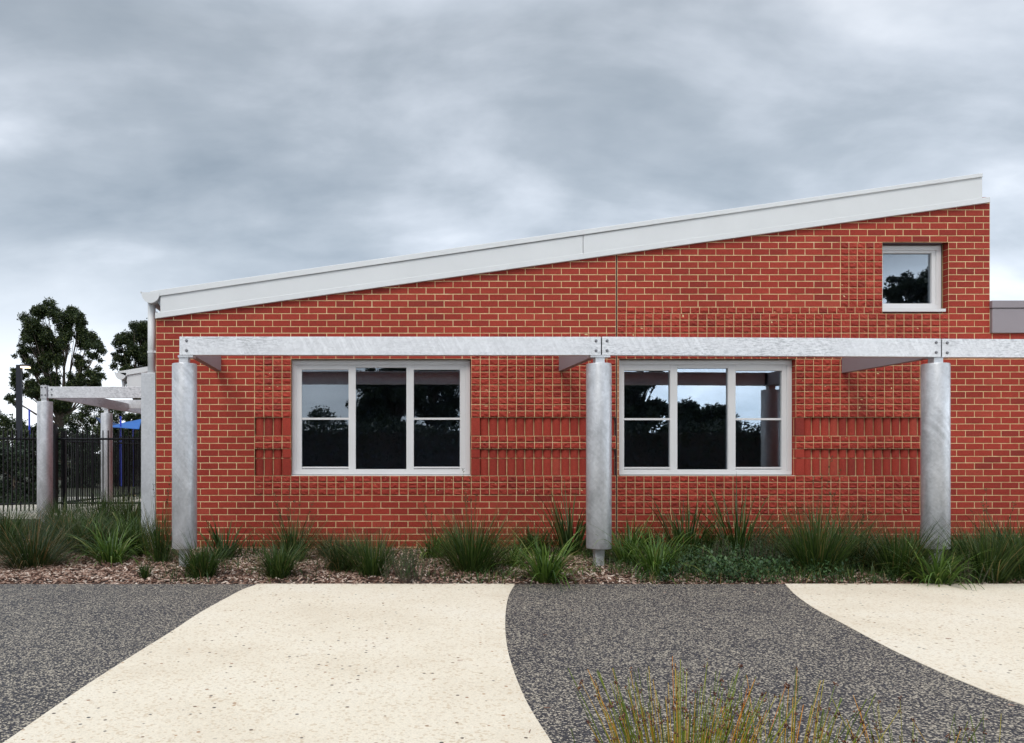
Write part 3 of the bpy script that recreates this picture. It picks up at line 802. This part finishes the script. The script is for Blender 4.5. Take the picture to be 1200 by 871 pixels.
def needle_bush(label, px, by, ty, wpx, seed, n=26, m='rosem', up=.25):
    r = random.Random(seed); Y = min(H*F/(by-CY), YW-.2); x = PX(px,Y); z = bed_z(x,Y); h = (by-ty)/F*Y; half = wpx*.5/F*Y
    lv = MB(); stm = MB()
    for i in range(n):
        ox = r.gauss(0,.42)*half; oy = r.uniform(-.2,.15)
        o = Vector((x+ox, min(YW-.08, Y+oy), z)); hh = h*r.uniform(.55,1.05)*(1-.35*abs(ox)/half if half else 1)
        e = o+Vector((r.gauss(0,up)*hh*.6, -abs(r.gauss(0,up))*hh*.5, hh))
        stm.tube([o, (o+e)/2+Vector((r.gauss(0,.01),0,0)), e], [.003,.0025,.001], 4)
        k = int(hh/.0075)
        for j in range(k):
            f = .12+.88*j/k; p = o.lerp(e, f); az = r.uniform(0,6.28); ll = r.uniform(.02,.036)*(1.15-.5*f)
            d = Vector((math.cos(az)*.8, math.sin(az)*.8, .65)); s = Vector((-math.sin(az), math.cos(az), 0))*.0032
            lv.mesh([p-s, p+s, p+d*ll], [(0,1,2)])
    ob = empty('shrub', (x,Y,z), label, 'shrub', 'small soft shrubs in the bed')
    part(stm, 'stems', M['bark'], ob); part(lv, 'foliage', M[m], ob)
needle_bush('soft grey-green feathery shrub at the paving edge under the left window', 476, 681, 636, 60, 1, 60, 'rosem', .4)
needle_bush('low feathery shrub behind the soft grey-green one, close to the bricks', 452, 664, 634, 48, 2, 26)
needle_bush('upright needle-leaved shrub under the right pane of the right window', 893, 668, 612, 66, 3, 44, 'rosem', .12)
needle_bush('upright needle-leaved shrub below the right edge of the right window', 938, 668, 616, 50, 4, 30, 'rosem', .12)
needle_bush('low needle-leaved shrub on the bed between the spiky clumps of right window', 842, 664, 622, 54, 6, 32, 'rosem', .16)
needle_bush('low dark shrub between the third column clump and right edge', 1130, 682, 640, 50, 8, 26, 'rosem', .3)
# low self-sown grass between the clumps, thicker to the right
ug = MB(); r_ = random.Random(123)
for i in range(26000):
    px = r_.uniform(185,1235); Yg = r_.uniform(yb0+.05,YW-.06); x = PX(px,Yg)
    dn = .02+.55*min(1,max(0,(px-480)/450))+.75*mnoise.noise(Vector((x*1.7,Yg*2.2,9)))-(.25 if 600 < px < 725 and Yg < 9.2 else 0)+(.6 if px > 745 else 0)
    if r_.random() > dn: continue
    az = r_.uniform(0,6.28); hh = r_.uniform(.06,.30)*(1.2 if Yg > 9.3 else .75)
    if Yg > YW-.3: az = -abs(math.sin(az))*1.57
    blade(ug, r_, (x,Yg,bed_z(x,Yg)), az, r_.uniform(.05,.9), hh, r_.uniform(.004,.010), r_.uniform(.2,1.5), 4, r_.uniform(-.8,.8))
solo(ug, 'undergrowth', M['fine2'], kind='stuff')
# leafy ground cover mat
gc = MB(); r_ = random.Random(77)
for i in range(17000):
    px = r_.uniform(772,1010); by = r_.uniform(650,684)
    Y = H*F/(by-CY); x = PX(px,Y)
    dens = mnoise.noise(Vector((x*2.1, Y*2.1, 5)))+.55-(.35 if px > 930 else 0)
    if r_.random() > dens: continue
    Y = max(Y, yb0-.02); z = max(0,bed_z(x,Y))+r_.random()**1.3*(.17+.05*mnoise.noise(Vector((x*5,Y*5,1))))
    az = r_.uniform(0,6.28); t = r_.uniform(.1,1.1); s = r_.uniform(.012,.026)
    d = Vector((math.cos(az)*math.cos(t), math.sin(az)*math.cos(t), math.sin(t))); sd = Vector((-math.sin(az), math.cos(az), 0))
    p = Vector((x,Y,z)); gc.mesh([p-sd*s*.1, p+d*s-sd*s*.55, p+d*s*2, p+d*s+sd*s*.55], [(0,1,2,3)])
solo(gc, 'ground_cover', M['mat_leaf'], kind='stuff')

# foreground rushes
def rush(label, px, Y, seed, stems, spread, ty, wbase=.1):
    r = random.Random(seed); x = PX(px, Y); o = Vector((x, Y, -.02)); hmax = H-(ty-CY)/F*Y
    st = MB(); sd = MB()
    for i in range(stems):
        az = r.uniform(0,6.28); q = r.random()**.7; th = q*spread
        L_ = hmax*r.uniform(.62,1.0)
        b0 = o+Vector((math.cos(az), math.sin(az)*.7, 0))*r.uniform(0,wbase)
        d = Vector((math.cos(az)*math.sin(th), math.sin(az)*math.sin(th)*.7, math.cos(th)))
        bend = Vector((math.cos(az), math.sin(az), -.25))*r.uniform(0,.10)
        rr = r.uniform(.0016,.0027); pts = []
        for k in range(6): f = k/5; pts.append(b0+d*L_*f+bend*f*f)
        st.tube(pts, [rr*(1-.55*k/5) for k in range(6)], 4)
        if r.random() < .72:
            tip = b0.lerp(b0, 0)
            f = r.choice([1.0, .9, .84]); c = b0+d*L_*f+bend*f*f
            for j in range(r.randint(4,8)):
                q2 = c+Vector((r.gauss(0,.0035), r.gauss(0,.0035), r.gauss(0,.004))); s = r.uniform(.0015,.0033)
                sd.tube([q2-Vector((0,0,s)), q2, q2+Vector((r.gauss(0,.002),0,s*1.3))], [s*.3,s,s*.2], 5)
    ob = empty('rush_clump', (x,Y,0), label, 'rush', 'orange and green rushes in the foreground')
    part(st, 'stems', M['rush'], ob); part(sd, 'seed_heads', M['seed'], ob)
rush('dense green and orange rush clump at the bottom of the photo, nearest the camera', 798, 2.35, 11, 270, .30, 768, .12)
rush('sparser orange rush clump right of the dense one, at the bottom edge', 912, 2.45, 12, 90, .26, 780, .14)
rush('thin green rush clump standing before the dark paving at bottom right', 1066, 2.5, 13, 46, .24, 802, .10)
rush('short orange rush clump in the bottom right corner', 1165, 2.5, 14, 36, .42, 830, .10)
rush('few leaning yellow rushes left of the dense clump, at the bottom edge', 718, 2.4, 15, 14, .42, 838, .04)

# ------------------------------------------------------------------ fences
def fence(label, A_, B_, h, gap, name='metal_fence', posts=2.4, pr=.011):
    A_ = Vector((*A_, 0)); B_ = Vector((*B_, 0)); d = (B_-A_); L_ = d.length; u = d.normalized()
    root = empty(name, A_, label, 'fence')
    pk = MB(); n = int(L_/gap)
    for i in range(n+1):
        p = A_+u*gap*i; pk.tube([(p.x,p.y,.02),(p.x,p.y,h-.02),(p.x,p.y,h)], [pr,pr,pr*.2], 4)
    o = part(pk, 'pickets', M['black'], root)
    for z in (.18, h-.2):
        rl = MB(); rl.tube([A_+Vector((0,0,z)), B_+Vector((0,0,z))], [.024,.024], 4); part(rl, 'rail', M['black'], root)
    k = max(1, round(L_/posts))
    for i in range(k+1):
        p = A_+d*i/k; ps = MB(); ps.box(p.x-.033,p.x+.033,p.y-.033,p.y+.033,-.1,h+.03); part(ps, 'post', M['black'], root)
    return root
xf = PX(66,17.6)
fence('black picket fence between the left column and the corner panel', (xf,17.6), (-4.4,17.6), 1.80, .115, pr=.0135)
fence('denser black picket fence running off past the left edge of the photo', (xf-.12,17.55), (xf-4.6,15.7), 1.80, .085, pr=.018)
fence('thin black fence running away behind the pergola towards the trees', (xf+.1,17.8), (xf+1.2,27), 1.75, .11, pr=.014)
gp = MB(); gp.box(xf-.09, xf+.05, 17.42, 17.56, -.1, 1.92)
solo(gp, 'gate_post', M['black'], 'thick black gate post just right of the left pergola column', 'gate post', origin=(xf,17.5,0))

# ------------------------------------------------------------------ lamp, sails, poles
lp = empty('street_lamp', (PX(21,24),24,0), 'dark square lamp pole with a lit lamp head in front of the tall tree', 'street lamp')
Yl = 24.; m_ = MB(); m_.box(PX(18.4,Yl),PX(24.2,Yl),Yl,Yl+.14,-.1,PZ(427.5,Yl)); bevel(part(m_, 'pole', M['charcoal'], lp), .01)
m_ = MB(); m_.box(PX(24,Yl),PX(33.5,Yl),Yl-.05,Yl+.2,PZ(429.4,Yl),PZ(427.2,Yl)); hd = bevel(part(m_, 'lamp_head', M['charcoal'], lp), .008)
m_ = MB(); m_.box(PX(24.8,Yl),PX(33,Yl),Yl-.06,Yl+.17,PZ(431.2,Yl),PZ(429.5,Yl)); part(m_, 'lamp_lens', M['glow'], hd)
def sail(label, corners, sag, m, Y0):
    mb = MB(); n = 10; a, b, c, d = [Vector(p) for p in corners]; vs = []; fs = []
    for j in range(n+1):
        for i in range(n+1):
            u, v = i/n, j/n; p = (a*(1-u)+b*u)*(1-v)+(d*(1-u)+c*u)*v
            p.z -= sag*math.sin(math.pi*u)*math.sin(math.pi*v)
            vs.append(p)
    for j in range(n):
        for i in range(n): q = j*(n+1)+i; fs.append((q,q+1,q+n+2,q+n+1))
    mb.mesh(vs, fs); o = solo(mb, 'shade_sail', m, label, 'shade sail', 'blue shade sails', origin=a, smooth=True)
    s = o.modifiers.new('thickness','SOLIDIFY'); s.thickness = .01
sail('dark blue shade sail sloping down beyond the black fence', [P(112,489,30),P(122,501,30),P(160,502.5,33),P(126,493,34)], .15, M['blue'], 30)
M['blue2'] = make_paint('bright_blue_shade_cloth', (.006,.10,.36), .7, .1)
sail('bright blue shade sail beside the far slim pergola column', [P(128,500,29),P(163,503,29),P(166,491,33),P(146,495,33)], .08, M['blue2'], 29)
for px, y0, y1, Yq, lb_ in ((34.3,480,530,30,'bright blue pole left of the left pergola column'),(141.4,488,540,30,'bright blue pole right of the far slim column'),(156,503,545,32,'short bright blue pole next to the corner panel')):
    m_ = MB(); m_.tube([P(px+.4,y1+30,Yq), P(px,y0,Yq)], [.034,.034], 10)
    solo(m_, 'shade_pole', M['bluepole'], lb_, 'pole', 'blue poles of the shade sails', origin=P(px,y1+30,Yq))

# ------------------------------------------------------------------ trees
def tree(name, label, x, y, blobs, n, leaf, seed, mat_, base_r=.2, limbs=True, cat='tree', group=None, dens=1.0, z0=-.05):
    """blobs: (dx, dz, radius x/y, radius z); crown built from many leaf clumps"""
    r = random.Random(seed); root = empty(name, (x,y,z0), label, cat, group)
    tr = MB(); top = max(b[1] for b in blobs); low = min(b[1]-b[3] for b in blobs)
    fork = max(.6, low*.75)
    tr.tube([(x,y,z0),(x+.05,y,fork*.5),(x,y,fork)], [base_r*1.25,base_r,base_r*.8], 10)
    cl = []
    for (dx, dz, rr, rz) in blobs:
        c = Vector((x+dx, y+r.uniform(-.4,.4)*rr, dz))
        if limbs:
            s = Vector((x,y,fork)); mid = s.lerp(c,.5)+Vector((r.uniform(-.2,.2), r.uniform(-.2,.2), -.08*rr))
            tr.tube([s,mid,c], [base_r*.5,base_r*.32,base_r*.10], 7)
        k = max(5, int(11*dens))
        for i in range(k):
            v = Vector((r.gauss(0,1), r.gauss(0,1), r.gauss(0,1))).normalized()*(r.random()**.4)
            q = c+Vector((v.x*rr, v.y*rr, v.z*rz)); s_ = rr*r.uniform(.26,.52); cl.append((q, s_))
            if limbs and r.random() < .6: tr.tube([mid, mid.lerp(q,.5)+Vector((0,0,.05)), q], [base_r*.16,base_r*.09,.012], 5)
    part(tr, 'trunk', M['bark'], root, True)
    lv = MB(); w = [s_**2 for _, s_ in cl]
    for (q, s_), k in zip(cl, w):
        m = int(n*k/sum(w))
        for _ in range(m):
            v = Vector((r.gauss(0,1), r.gauss(0,1), r.gauss(0,.75))); v = v.normalized()*(r.random()**.45)*s_*(1+.35*mnoise.noise(v.normalized()*2+q))
            p = q+v; L_ = leaf*r.uniform(.6,1.4)
            a = Vector((r.gauss(0,1), r.gauss(0,1), r.gauss(-.3,.8))).normalized(); b = a.cross(Vector((r.gauss(0,1),r.gauss(0,1),r.gauss(0,1)))).normalized()
            lv.mesh([p, p+a*L_*.5+b*L_*.22, p+a*L_, p+a*L_*.5-b*L_*.22], [(0,1,2,3)])
    part(lv, 'crown', M[mat_], root)
    return root
def px_blobs(cx, Y, L_): return [((px-cx)/F*Y, PZ(py, Y), rr/F*Y, rz/F*Y) for px, py, rr, rz in L_]
Yt = 40
tree('eucalyptus_tree', 'tallest rounded dark gum tree left of the building, behind the lamp pole', PX(72,Yt), Yt,
     px_blobs(72,Yt,[(58,368,16,13),(40,376,15,13),(82,370,16,13),(92,384,12,14),(48,392,22,14),(75,395,20,14),(32,392,10,8),(25,414,9,10),(104,400,14,13),(112,415,11,14),(50,412,18,12),(62,425,14,10),(96,425,10,12),(38,430,13,9),(20,440,11,8),(112,440,13,12),(90,446,12,8),(30,452,15,8),(62,448,13,8),(48,462,14,8),(14,468,8,6),(70,474,20,7),(100,462,14,9)]),
     125000, .10, 21, 'leaf_euc', .15, group=None)
tree('broad_tree', 'dark rounded tree directly left of the downpipe, second from left', PX(162,44), 44,
     px_blobs(162,44,[(160,390,18,14),(146,402,14,14),(178,388,20,14),(140,420,12,12),(160,418,20,14),(180,420,22,16),(150,436,16,12),(170,448,22,14)]),
     72000, .11, 22, 'leaf_euc', .15)
tree('small_tree', 'thin tree behind the far slim pergola column', PX(120,36), 36, px_blobs(120,36,[(112,462,10,6),(128,474,12,8),(120,490,15,9),(100,480,11,8),(138,486,12,9),(90,492,12,9),(130,506,18,8)]), 16000, .09, 23, 'leaf_euc', .1)
tree('small_tree', 'thin tree just left of the corner panel beyond the fence', PX(158,34), 34, px_blobs(158,34,[(152,492,9,7),(165,500,10,9),(158,512,12,8),(172,488,10,8)]), 16000, .09, 24, 'leaf_euc', .09)
tree('small_tree', 'pale distant tree at the left edge of the photo', PX(6,60), 60, px_blobs(6,60,[(6,494,16,9),(-12,488,14,10),(22,502,12,8),(0,510,20,8)]), 4500, .2, 25, 'leaf_euc', .12)
tree('small_tree', 'distant low tree between lamp pole and left pergola column', PX(40,56), 56, px_blobs(40,56,[(36,504,10,6),(50,500,10,8),(28,512,11,6),(60,508,12,8)]), 3800, .18, 26, 'leaf_euc', .1)
tree('bush', 'dark bush behind the dense fence at the left edge', PX(15,21), 21, px_blobs(15,21,[(2,545,22,26),(26,548,20,24),(-20,540,22,26),(10,575,30,18),(40,570,14,18),(-4,525,22,16),(58,552,10,18),(24,590,30,8)]), 22000, .075, 27, 'leaf_dark', .05, cat='bush')
tree('bush', 'dark bush beyond the fence between the two left columns', PX(95,31), 31, px_blobs(95,31,[(80,520,16,14),(104,522,14,13),(92,545,20,16),(70,540,16,16),(112,550,16,16),(86,572,24,10)]), 14000, .09, 28, 'leaf_dark', .05, cat='bush')
tree('bush', 'dark bush beyond the fence beside the corner panel', PX(150,33), 33, px_blobs(150,33,[(140,525,14,12),(160,522,16,14),(150,545,20,14),(126,540,14,14),(176,545,14,16),(146,568,22,10)]), 14000, .09, 29, 'leaf_dark', .05, cat='bush')
tree('bush', 'tall dark bush beyond the blue shade sails, filling the view behind the fence', PX(112,36), 36, px_blobs(112,36,[(80,512,14,12),(98,506,13,12),(112,518,16,14),(130,510,14,13),(150,514,16,14),(96,540,22,18),(128,542,22,18),(158,540,18,18),(110,566,26,12),(145,568,22,12)]), 30000, .085, 61, 'leaf_dark', .05, cat='bush')
tree('bush', 'dark bush beyond the fence, right beside the lamp pole', PX(40,22), 22, px_blobs(40,22,[(30,522,16,14),(46,516,15,14),(60,528,14,16),(36,545,22,18),(56,552,18,18),(44,574,26,12)]), 20000, .08, 62, 'leaf_dark', .05, cat='bush')
# far belt that closes the horizon
fw = MB(); r_ = random.Random(91)
for i in range(15000):
    x = r_.uniform(-75,10); y = r_.uniform(78,95); zt_ = 3.2+1.6*mnoise.noise(Vector((x*.16,0,0)))+.8*mnoise.noise(Vector((x*.6,2,0)))
    z = r_.random()**.8*zt_; a = Vector((r_.gauss(0,1), r_.gauss(0,1), r_.gauss(0,1))).normalized(); b = a.cross(Vector((r_.gauss(0,1),r_.gauss(0,1),r_.gauss(0,1)))).normalized(); L_ = r_.uniform(.3,.7)
    p = Vector((x,y,z)); fw.mesh([p, p+a*L_*.5+b*L_*.25, p+a*L_, p+a*L_*.5-b*L_*.25], [(0,1,2,3)])
solo(fw, 'far_woodland', M['leaf_euc'], kind='stuff')

# what stands across the way, mirrored in the window glass
def mx(px, D): return (px-CX)/F*D
def mz(py, D): return H+(CY-py)/F*D
MIR = 2*(YF+.045)
def rblobs(cx, yb, L_): D = MIR-yb; return [((px-cx)/F*D, mz(py,D), rr/F*D, rz/F*D) for px, py, rr, rz in L_]
def rtree(lab, cx, yb, L_, n, seed, mat_='leaf_dark', leaf=.16):
    tree('street_tree', lab, mx(cx, MIR-yb), yb, rblobs(cx, yb, L_), n, leaf, seed, mat_, .25, group='trees across the way behind the camera')
rtree('big dense tree across the way mirrored in the middle pane of the left window', 450, -12, [(450,470,34,22),(440,500,34,22),(470,440,26,16),(430,450,16,12),(462,520,34,16),(480,460,20,16),(425,475,18,20),(452,445,24,14)], 34000, 41)
rtree('open limbed tree across the way mirrored in the right pane of the left window', 512, -14, [(510,450,24,12),(530,470,20,12),(498,478,16,10),(540,445,18,12),(494,455,16,16),(520,490,24,12),(515,440,24,10)], 17000, 42)
rtree('small bare-looking tree across the way mirrored in the left pane of the left window', 380, -22, [(378,488,18,9),(368,494,12,7),(392,494,14,8),(352,505,18,6),(400,506,16,6)], 2600, 43)
rtree('tree across the way mirrored in the left pane of the right window', 745, -12, [(742,455,24,16),(760,440,14,10),(750,485,26,20),(730,510,26,20),(735,480,26,20),(768,475,14,12)], 26000, 44)
rtree('hedge-like tree across the way mirrored in the middle pane of the right window', 825, -13, [(815,495,24,17),(838,500,24,18),(825,520,32,16),(790,510,18,16),(860,508,16,13),(800,488,20,12),(850,490,18,12),(822,482,18,9)], 30000, 45)
rtree('tree across the way mirrored at the right edge of the right window', 925, -13, [(925,470,10,14),(930,500,20,18),(880,525,30,12)], 12000, 46)
rtree('tall tree across the way mirrored in the small high window', 1072, -13, [(1062,336,20,14),(1080,340,20,16),(1050,362,14,12),(1095,340,16,14),(1070,380,34,20),(1080,420,34,24),(1060,395,34,24)], 30000, 47)
hg = MB(); r_ = random.Random(55)  # hedge added behind the camera to darken the lower window reflections
for i in range(42000):
    x = r_.uniform(-12,24); z = r_.random()**.8*(2.35+.22*mnoise.noise(Vector((x*.7,0,0)))+.12*mnoise.noise(Vector((x*3,1,0)))); y = -6+r_.uniform(-.25,.45)
    a = Vector((r_.gauss(0,1), r_.gauss(0,1), r_.gauss(0,1))).normalized(); b = a.cross(Vector((r_.gauss(0,1),r_.gauss(0,1),r_.gauss(0,1)))).normalized(); L_ = r_.uniform(.07,.15)
    p = Vector((x,y,z)); hg.mesh([p, p+a*L_*.5+b*L_*.3, p+a*L_, p+a*L_*.5-b*L_*.3], [(0,1,2,3)])
hr = empty('hedge', (6,-6,0), 'long dark hedge added across the way to darken the lower window reflections', 'hedge')
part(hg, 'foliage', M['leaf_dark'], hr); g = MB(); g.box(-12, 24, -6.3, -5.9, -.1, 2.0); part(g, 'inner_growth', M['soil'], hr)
hb = empty('low_building', (-6,-30,0), 'low dark roofed red brick building across the way behind the camera', 'building')
g = MB(); g.box(-14, 6, -36, -30, -.1, 1.7); part(g, 'wall', M['brick'], hb)
g = MB(); g.prism([(-15,-29.6,1.7),(-15,-33,2.9),(-15,-36.4,1.7)], (22,0,0)); part(g, 'roof', M['charcoal'], hb)
g = MB(); 
for i in range(3): g.box(-12+i*5, -10+i*5, -29.98, -29.95, .6, 1.4)
part(g, 'window', M['pane'], hb)

# ------------------------------------------------------------------ light and sky
el, az = R(50), R(205)       # sun hidden by cloud, behind the camera and to the left
sun_d = bpy.data.lights.new('sun', 'SUN'); sun = bpy.data.objects.new('sun', sun_d); col.objects.link(sun)
sdir = Vector((math.sin(az)*math.cos(el), math.cos(az)*math.cos(el), math.sin(el)))
sun.rotation_euler = (-sdir).to_track_quat('-Z','Y').to_euler(); sun.location = (0,0,20)
sun_d.energy = 1.2; sun_d.angle = R(28); sun_d.color = (1,.96,.90)
w = bpy.data.worlds.new('World'); sc.world = w; w.use_nodes = True; nt = w.node_tree; L = nt.links.new
bg = nt.nodes['Background']; bg.inputs['Strength'].default_value = .1
sky = nt.nodes.new('ShaderNodeTexSky'); sky.sky_type = 'NISHITA'; sky.sun_disc = False; sky.sun_elevation = el; sky.sun_rotation = az
tc = nt.nodes.new('ShaderNodeTexCoord'); sep = nt.nodes.new('ShaderNodeSeparateXYZ'); L(tc.outputs['Generated'], sep.inputs[0])
def mth(op, a, b=None):
    n = nt.nodes.new('ShaderNodeMath'); n.operation = op
    for i, v in enumerate((a, b)):
        if v is None: continue
        if isinstance(v, (int,float)): n.inputs[i].default_value = v
        else: L(v, n.inputs[i])
    return n.outputs[0]
zz = mth('ADD', mth('MAXIMUM', sep.outputs[2], 0), .36)
cx_ = mth('DIVIDE', sep.outputs[0], zz); cy_ = mth('DIVIDE', sep.outputs[1], zz)
cmb = nt.nodes.new('ShaderNodeCombineXYZ'); L(cx_, cmb.inputs[0]); L(cy_, cmb.inputs[1])
def wn(scale, detail, off, rough=.5, dist=0., sx=1., sy=1.):
    mp = nt.nodes.new('ShaderNodeMapping'); mp.inputs['Location'].default_value = off; mp.inputs['Scale'].default_value = (sx,sy,1); L(cmb.outputs[0], mp.inputs['Vector'])
    n = nd(nt, 'ShaderNodeTexNoise', Scale=scale, Detail=detail, Roughness=rough, Distortion=dist); L(mp.outputs[0], n.inputs['Vector']); return n.outputs['Fac']
big = wn(.9, 3, (3.1,1.7,0), .5, .2, .8, 1.3); med = wn(3.0, 6, (7.3,2.2,0), .53, .25, .8, 1.25)
sm = wn(9, 5, (1.3,8.2,0), .5, .2)
mixv = mth('ADD', mth('ADD', mth('MULTIPLY', big, .50), mth('MULTIPLY', med, .42)), mth('MULTIPLY', sm, .08))
cr = ramp(nt, mixv, [(.36,(.20,.24,.28)),(.46,(.29,.33,.37)),(.54,(.41,.45,.495)),(.64,(.60,.635,.675))])
gr = ramp(nt, sep.outputs[2], [(0,g3(1.36)),(.12,g3(1.25)),(.30,g3(1.02)),(.47,g3(.84)),(.60,g3(1.3)),(.85,g3(2.0)),(1,g3(2.1))])
cc = mixc(nt, 1, cr.outputs[0], gr.outputs[0], 'MULTIPLY')
# brighter cloud towards the hidden sun, low behind the camera
dirf = mth('ADD', mth('MULTIPLY', sep.outputs[1], -.55), mth('MULTIPLY', sep.outputs[0], .80))
gl = ramp(nt, dirf, [(.58,g3(1)),(.80,g3(4.6))]); gl.color_ramp.interpolation = 'EASE'; lowf = ramp(nt, sep.outputs[2], [(.09,g3(1)),(.21,g3(0))])
cc = mixc(nt, 1, cc, mixc(nt, lowf.outputs[0], g3(1.0), gl.outputs[0]), 'MULTIPLY')
lx = ramp(nt, sep.outputs[0], [(0,g3(1)),(.5,g3(0))]); ngx = mth('MULTIPLY', mth('ADD', mth('MULTIPLY', sep.outputs[0], -1), .12), 2.2)
lz = ramp(nt, sep.outputs[2], [(.02,g3(1)),(.26,g3(0))]); nt.nodes.remove(lx)
lf = mth('MULTIPLY', mth('MINIMUM', mth('MAXIMUM', ngx, 0), 1), lz.outputs[0])
cc = mixc(nt, lf, cc, (.80,.84,.88))
cc = mixc(nt, 1, cc, (10.9,10.9,11.1), 'MULTIPLY')
fin = mixc(nt, .94, sky.outputs[0], cc)
L(fin, bg.inputs['Color'])

sc.view_settings.view_transform = 'Standard'; sc.view_settings.look = 'None'; sc.view_settings.gamma = 1
sc.view_settings.exposure = 0.65; sc.view_settings.use_curve_mapping = False
sc.render.engine = 'CYCLES'
sc.cycles.max_bounces = 8; sc.cycles.transparent_max_bounces = 12
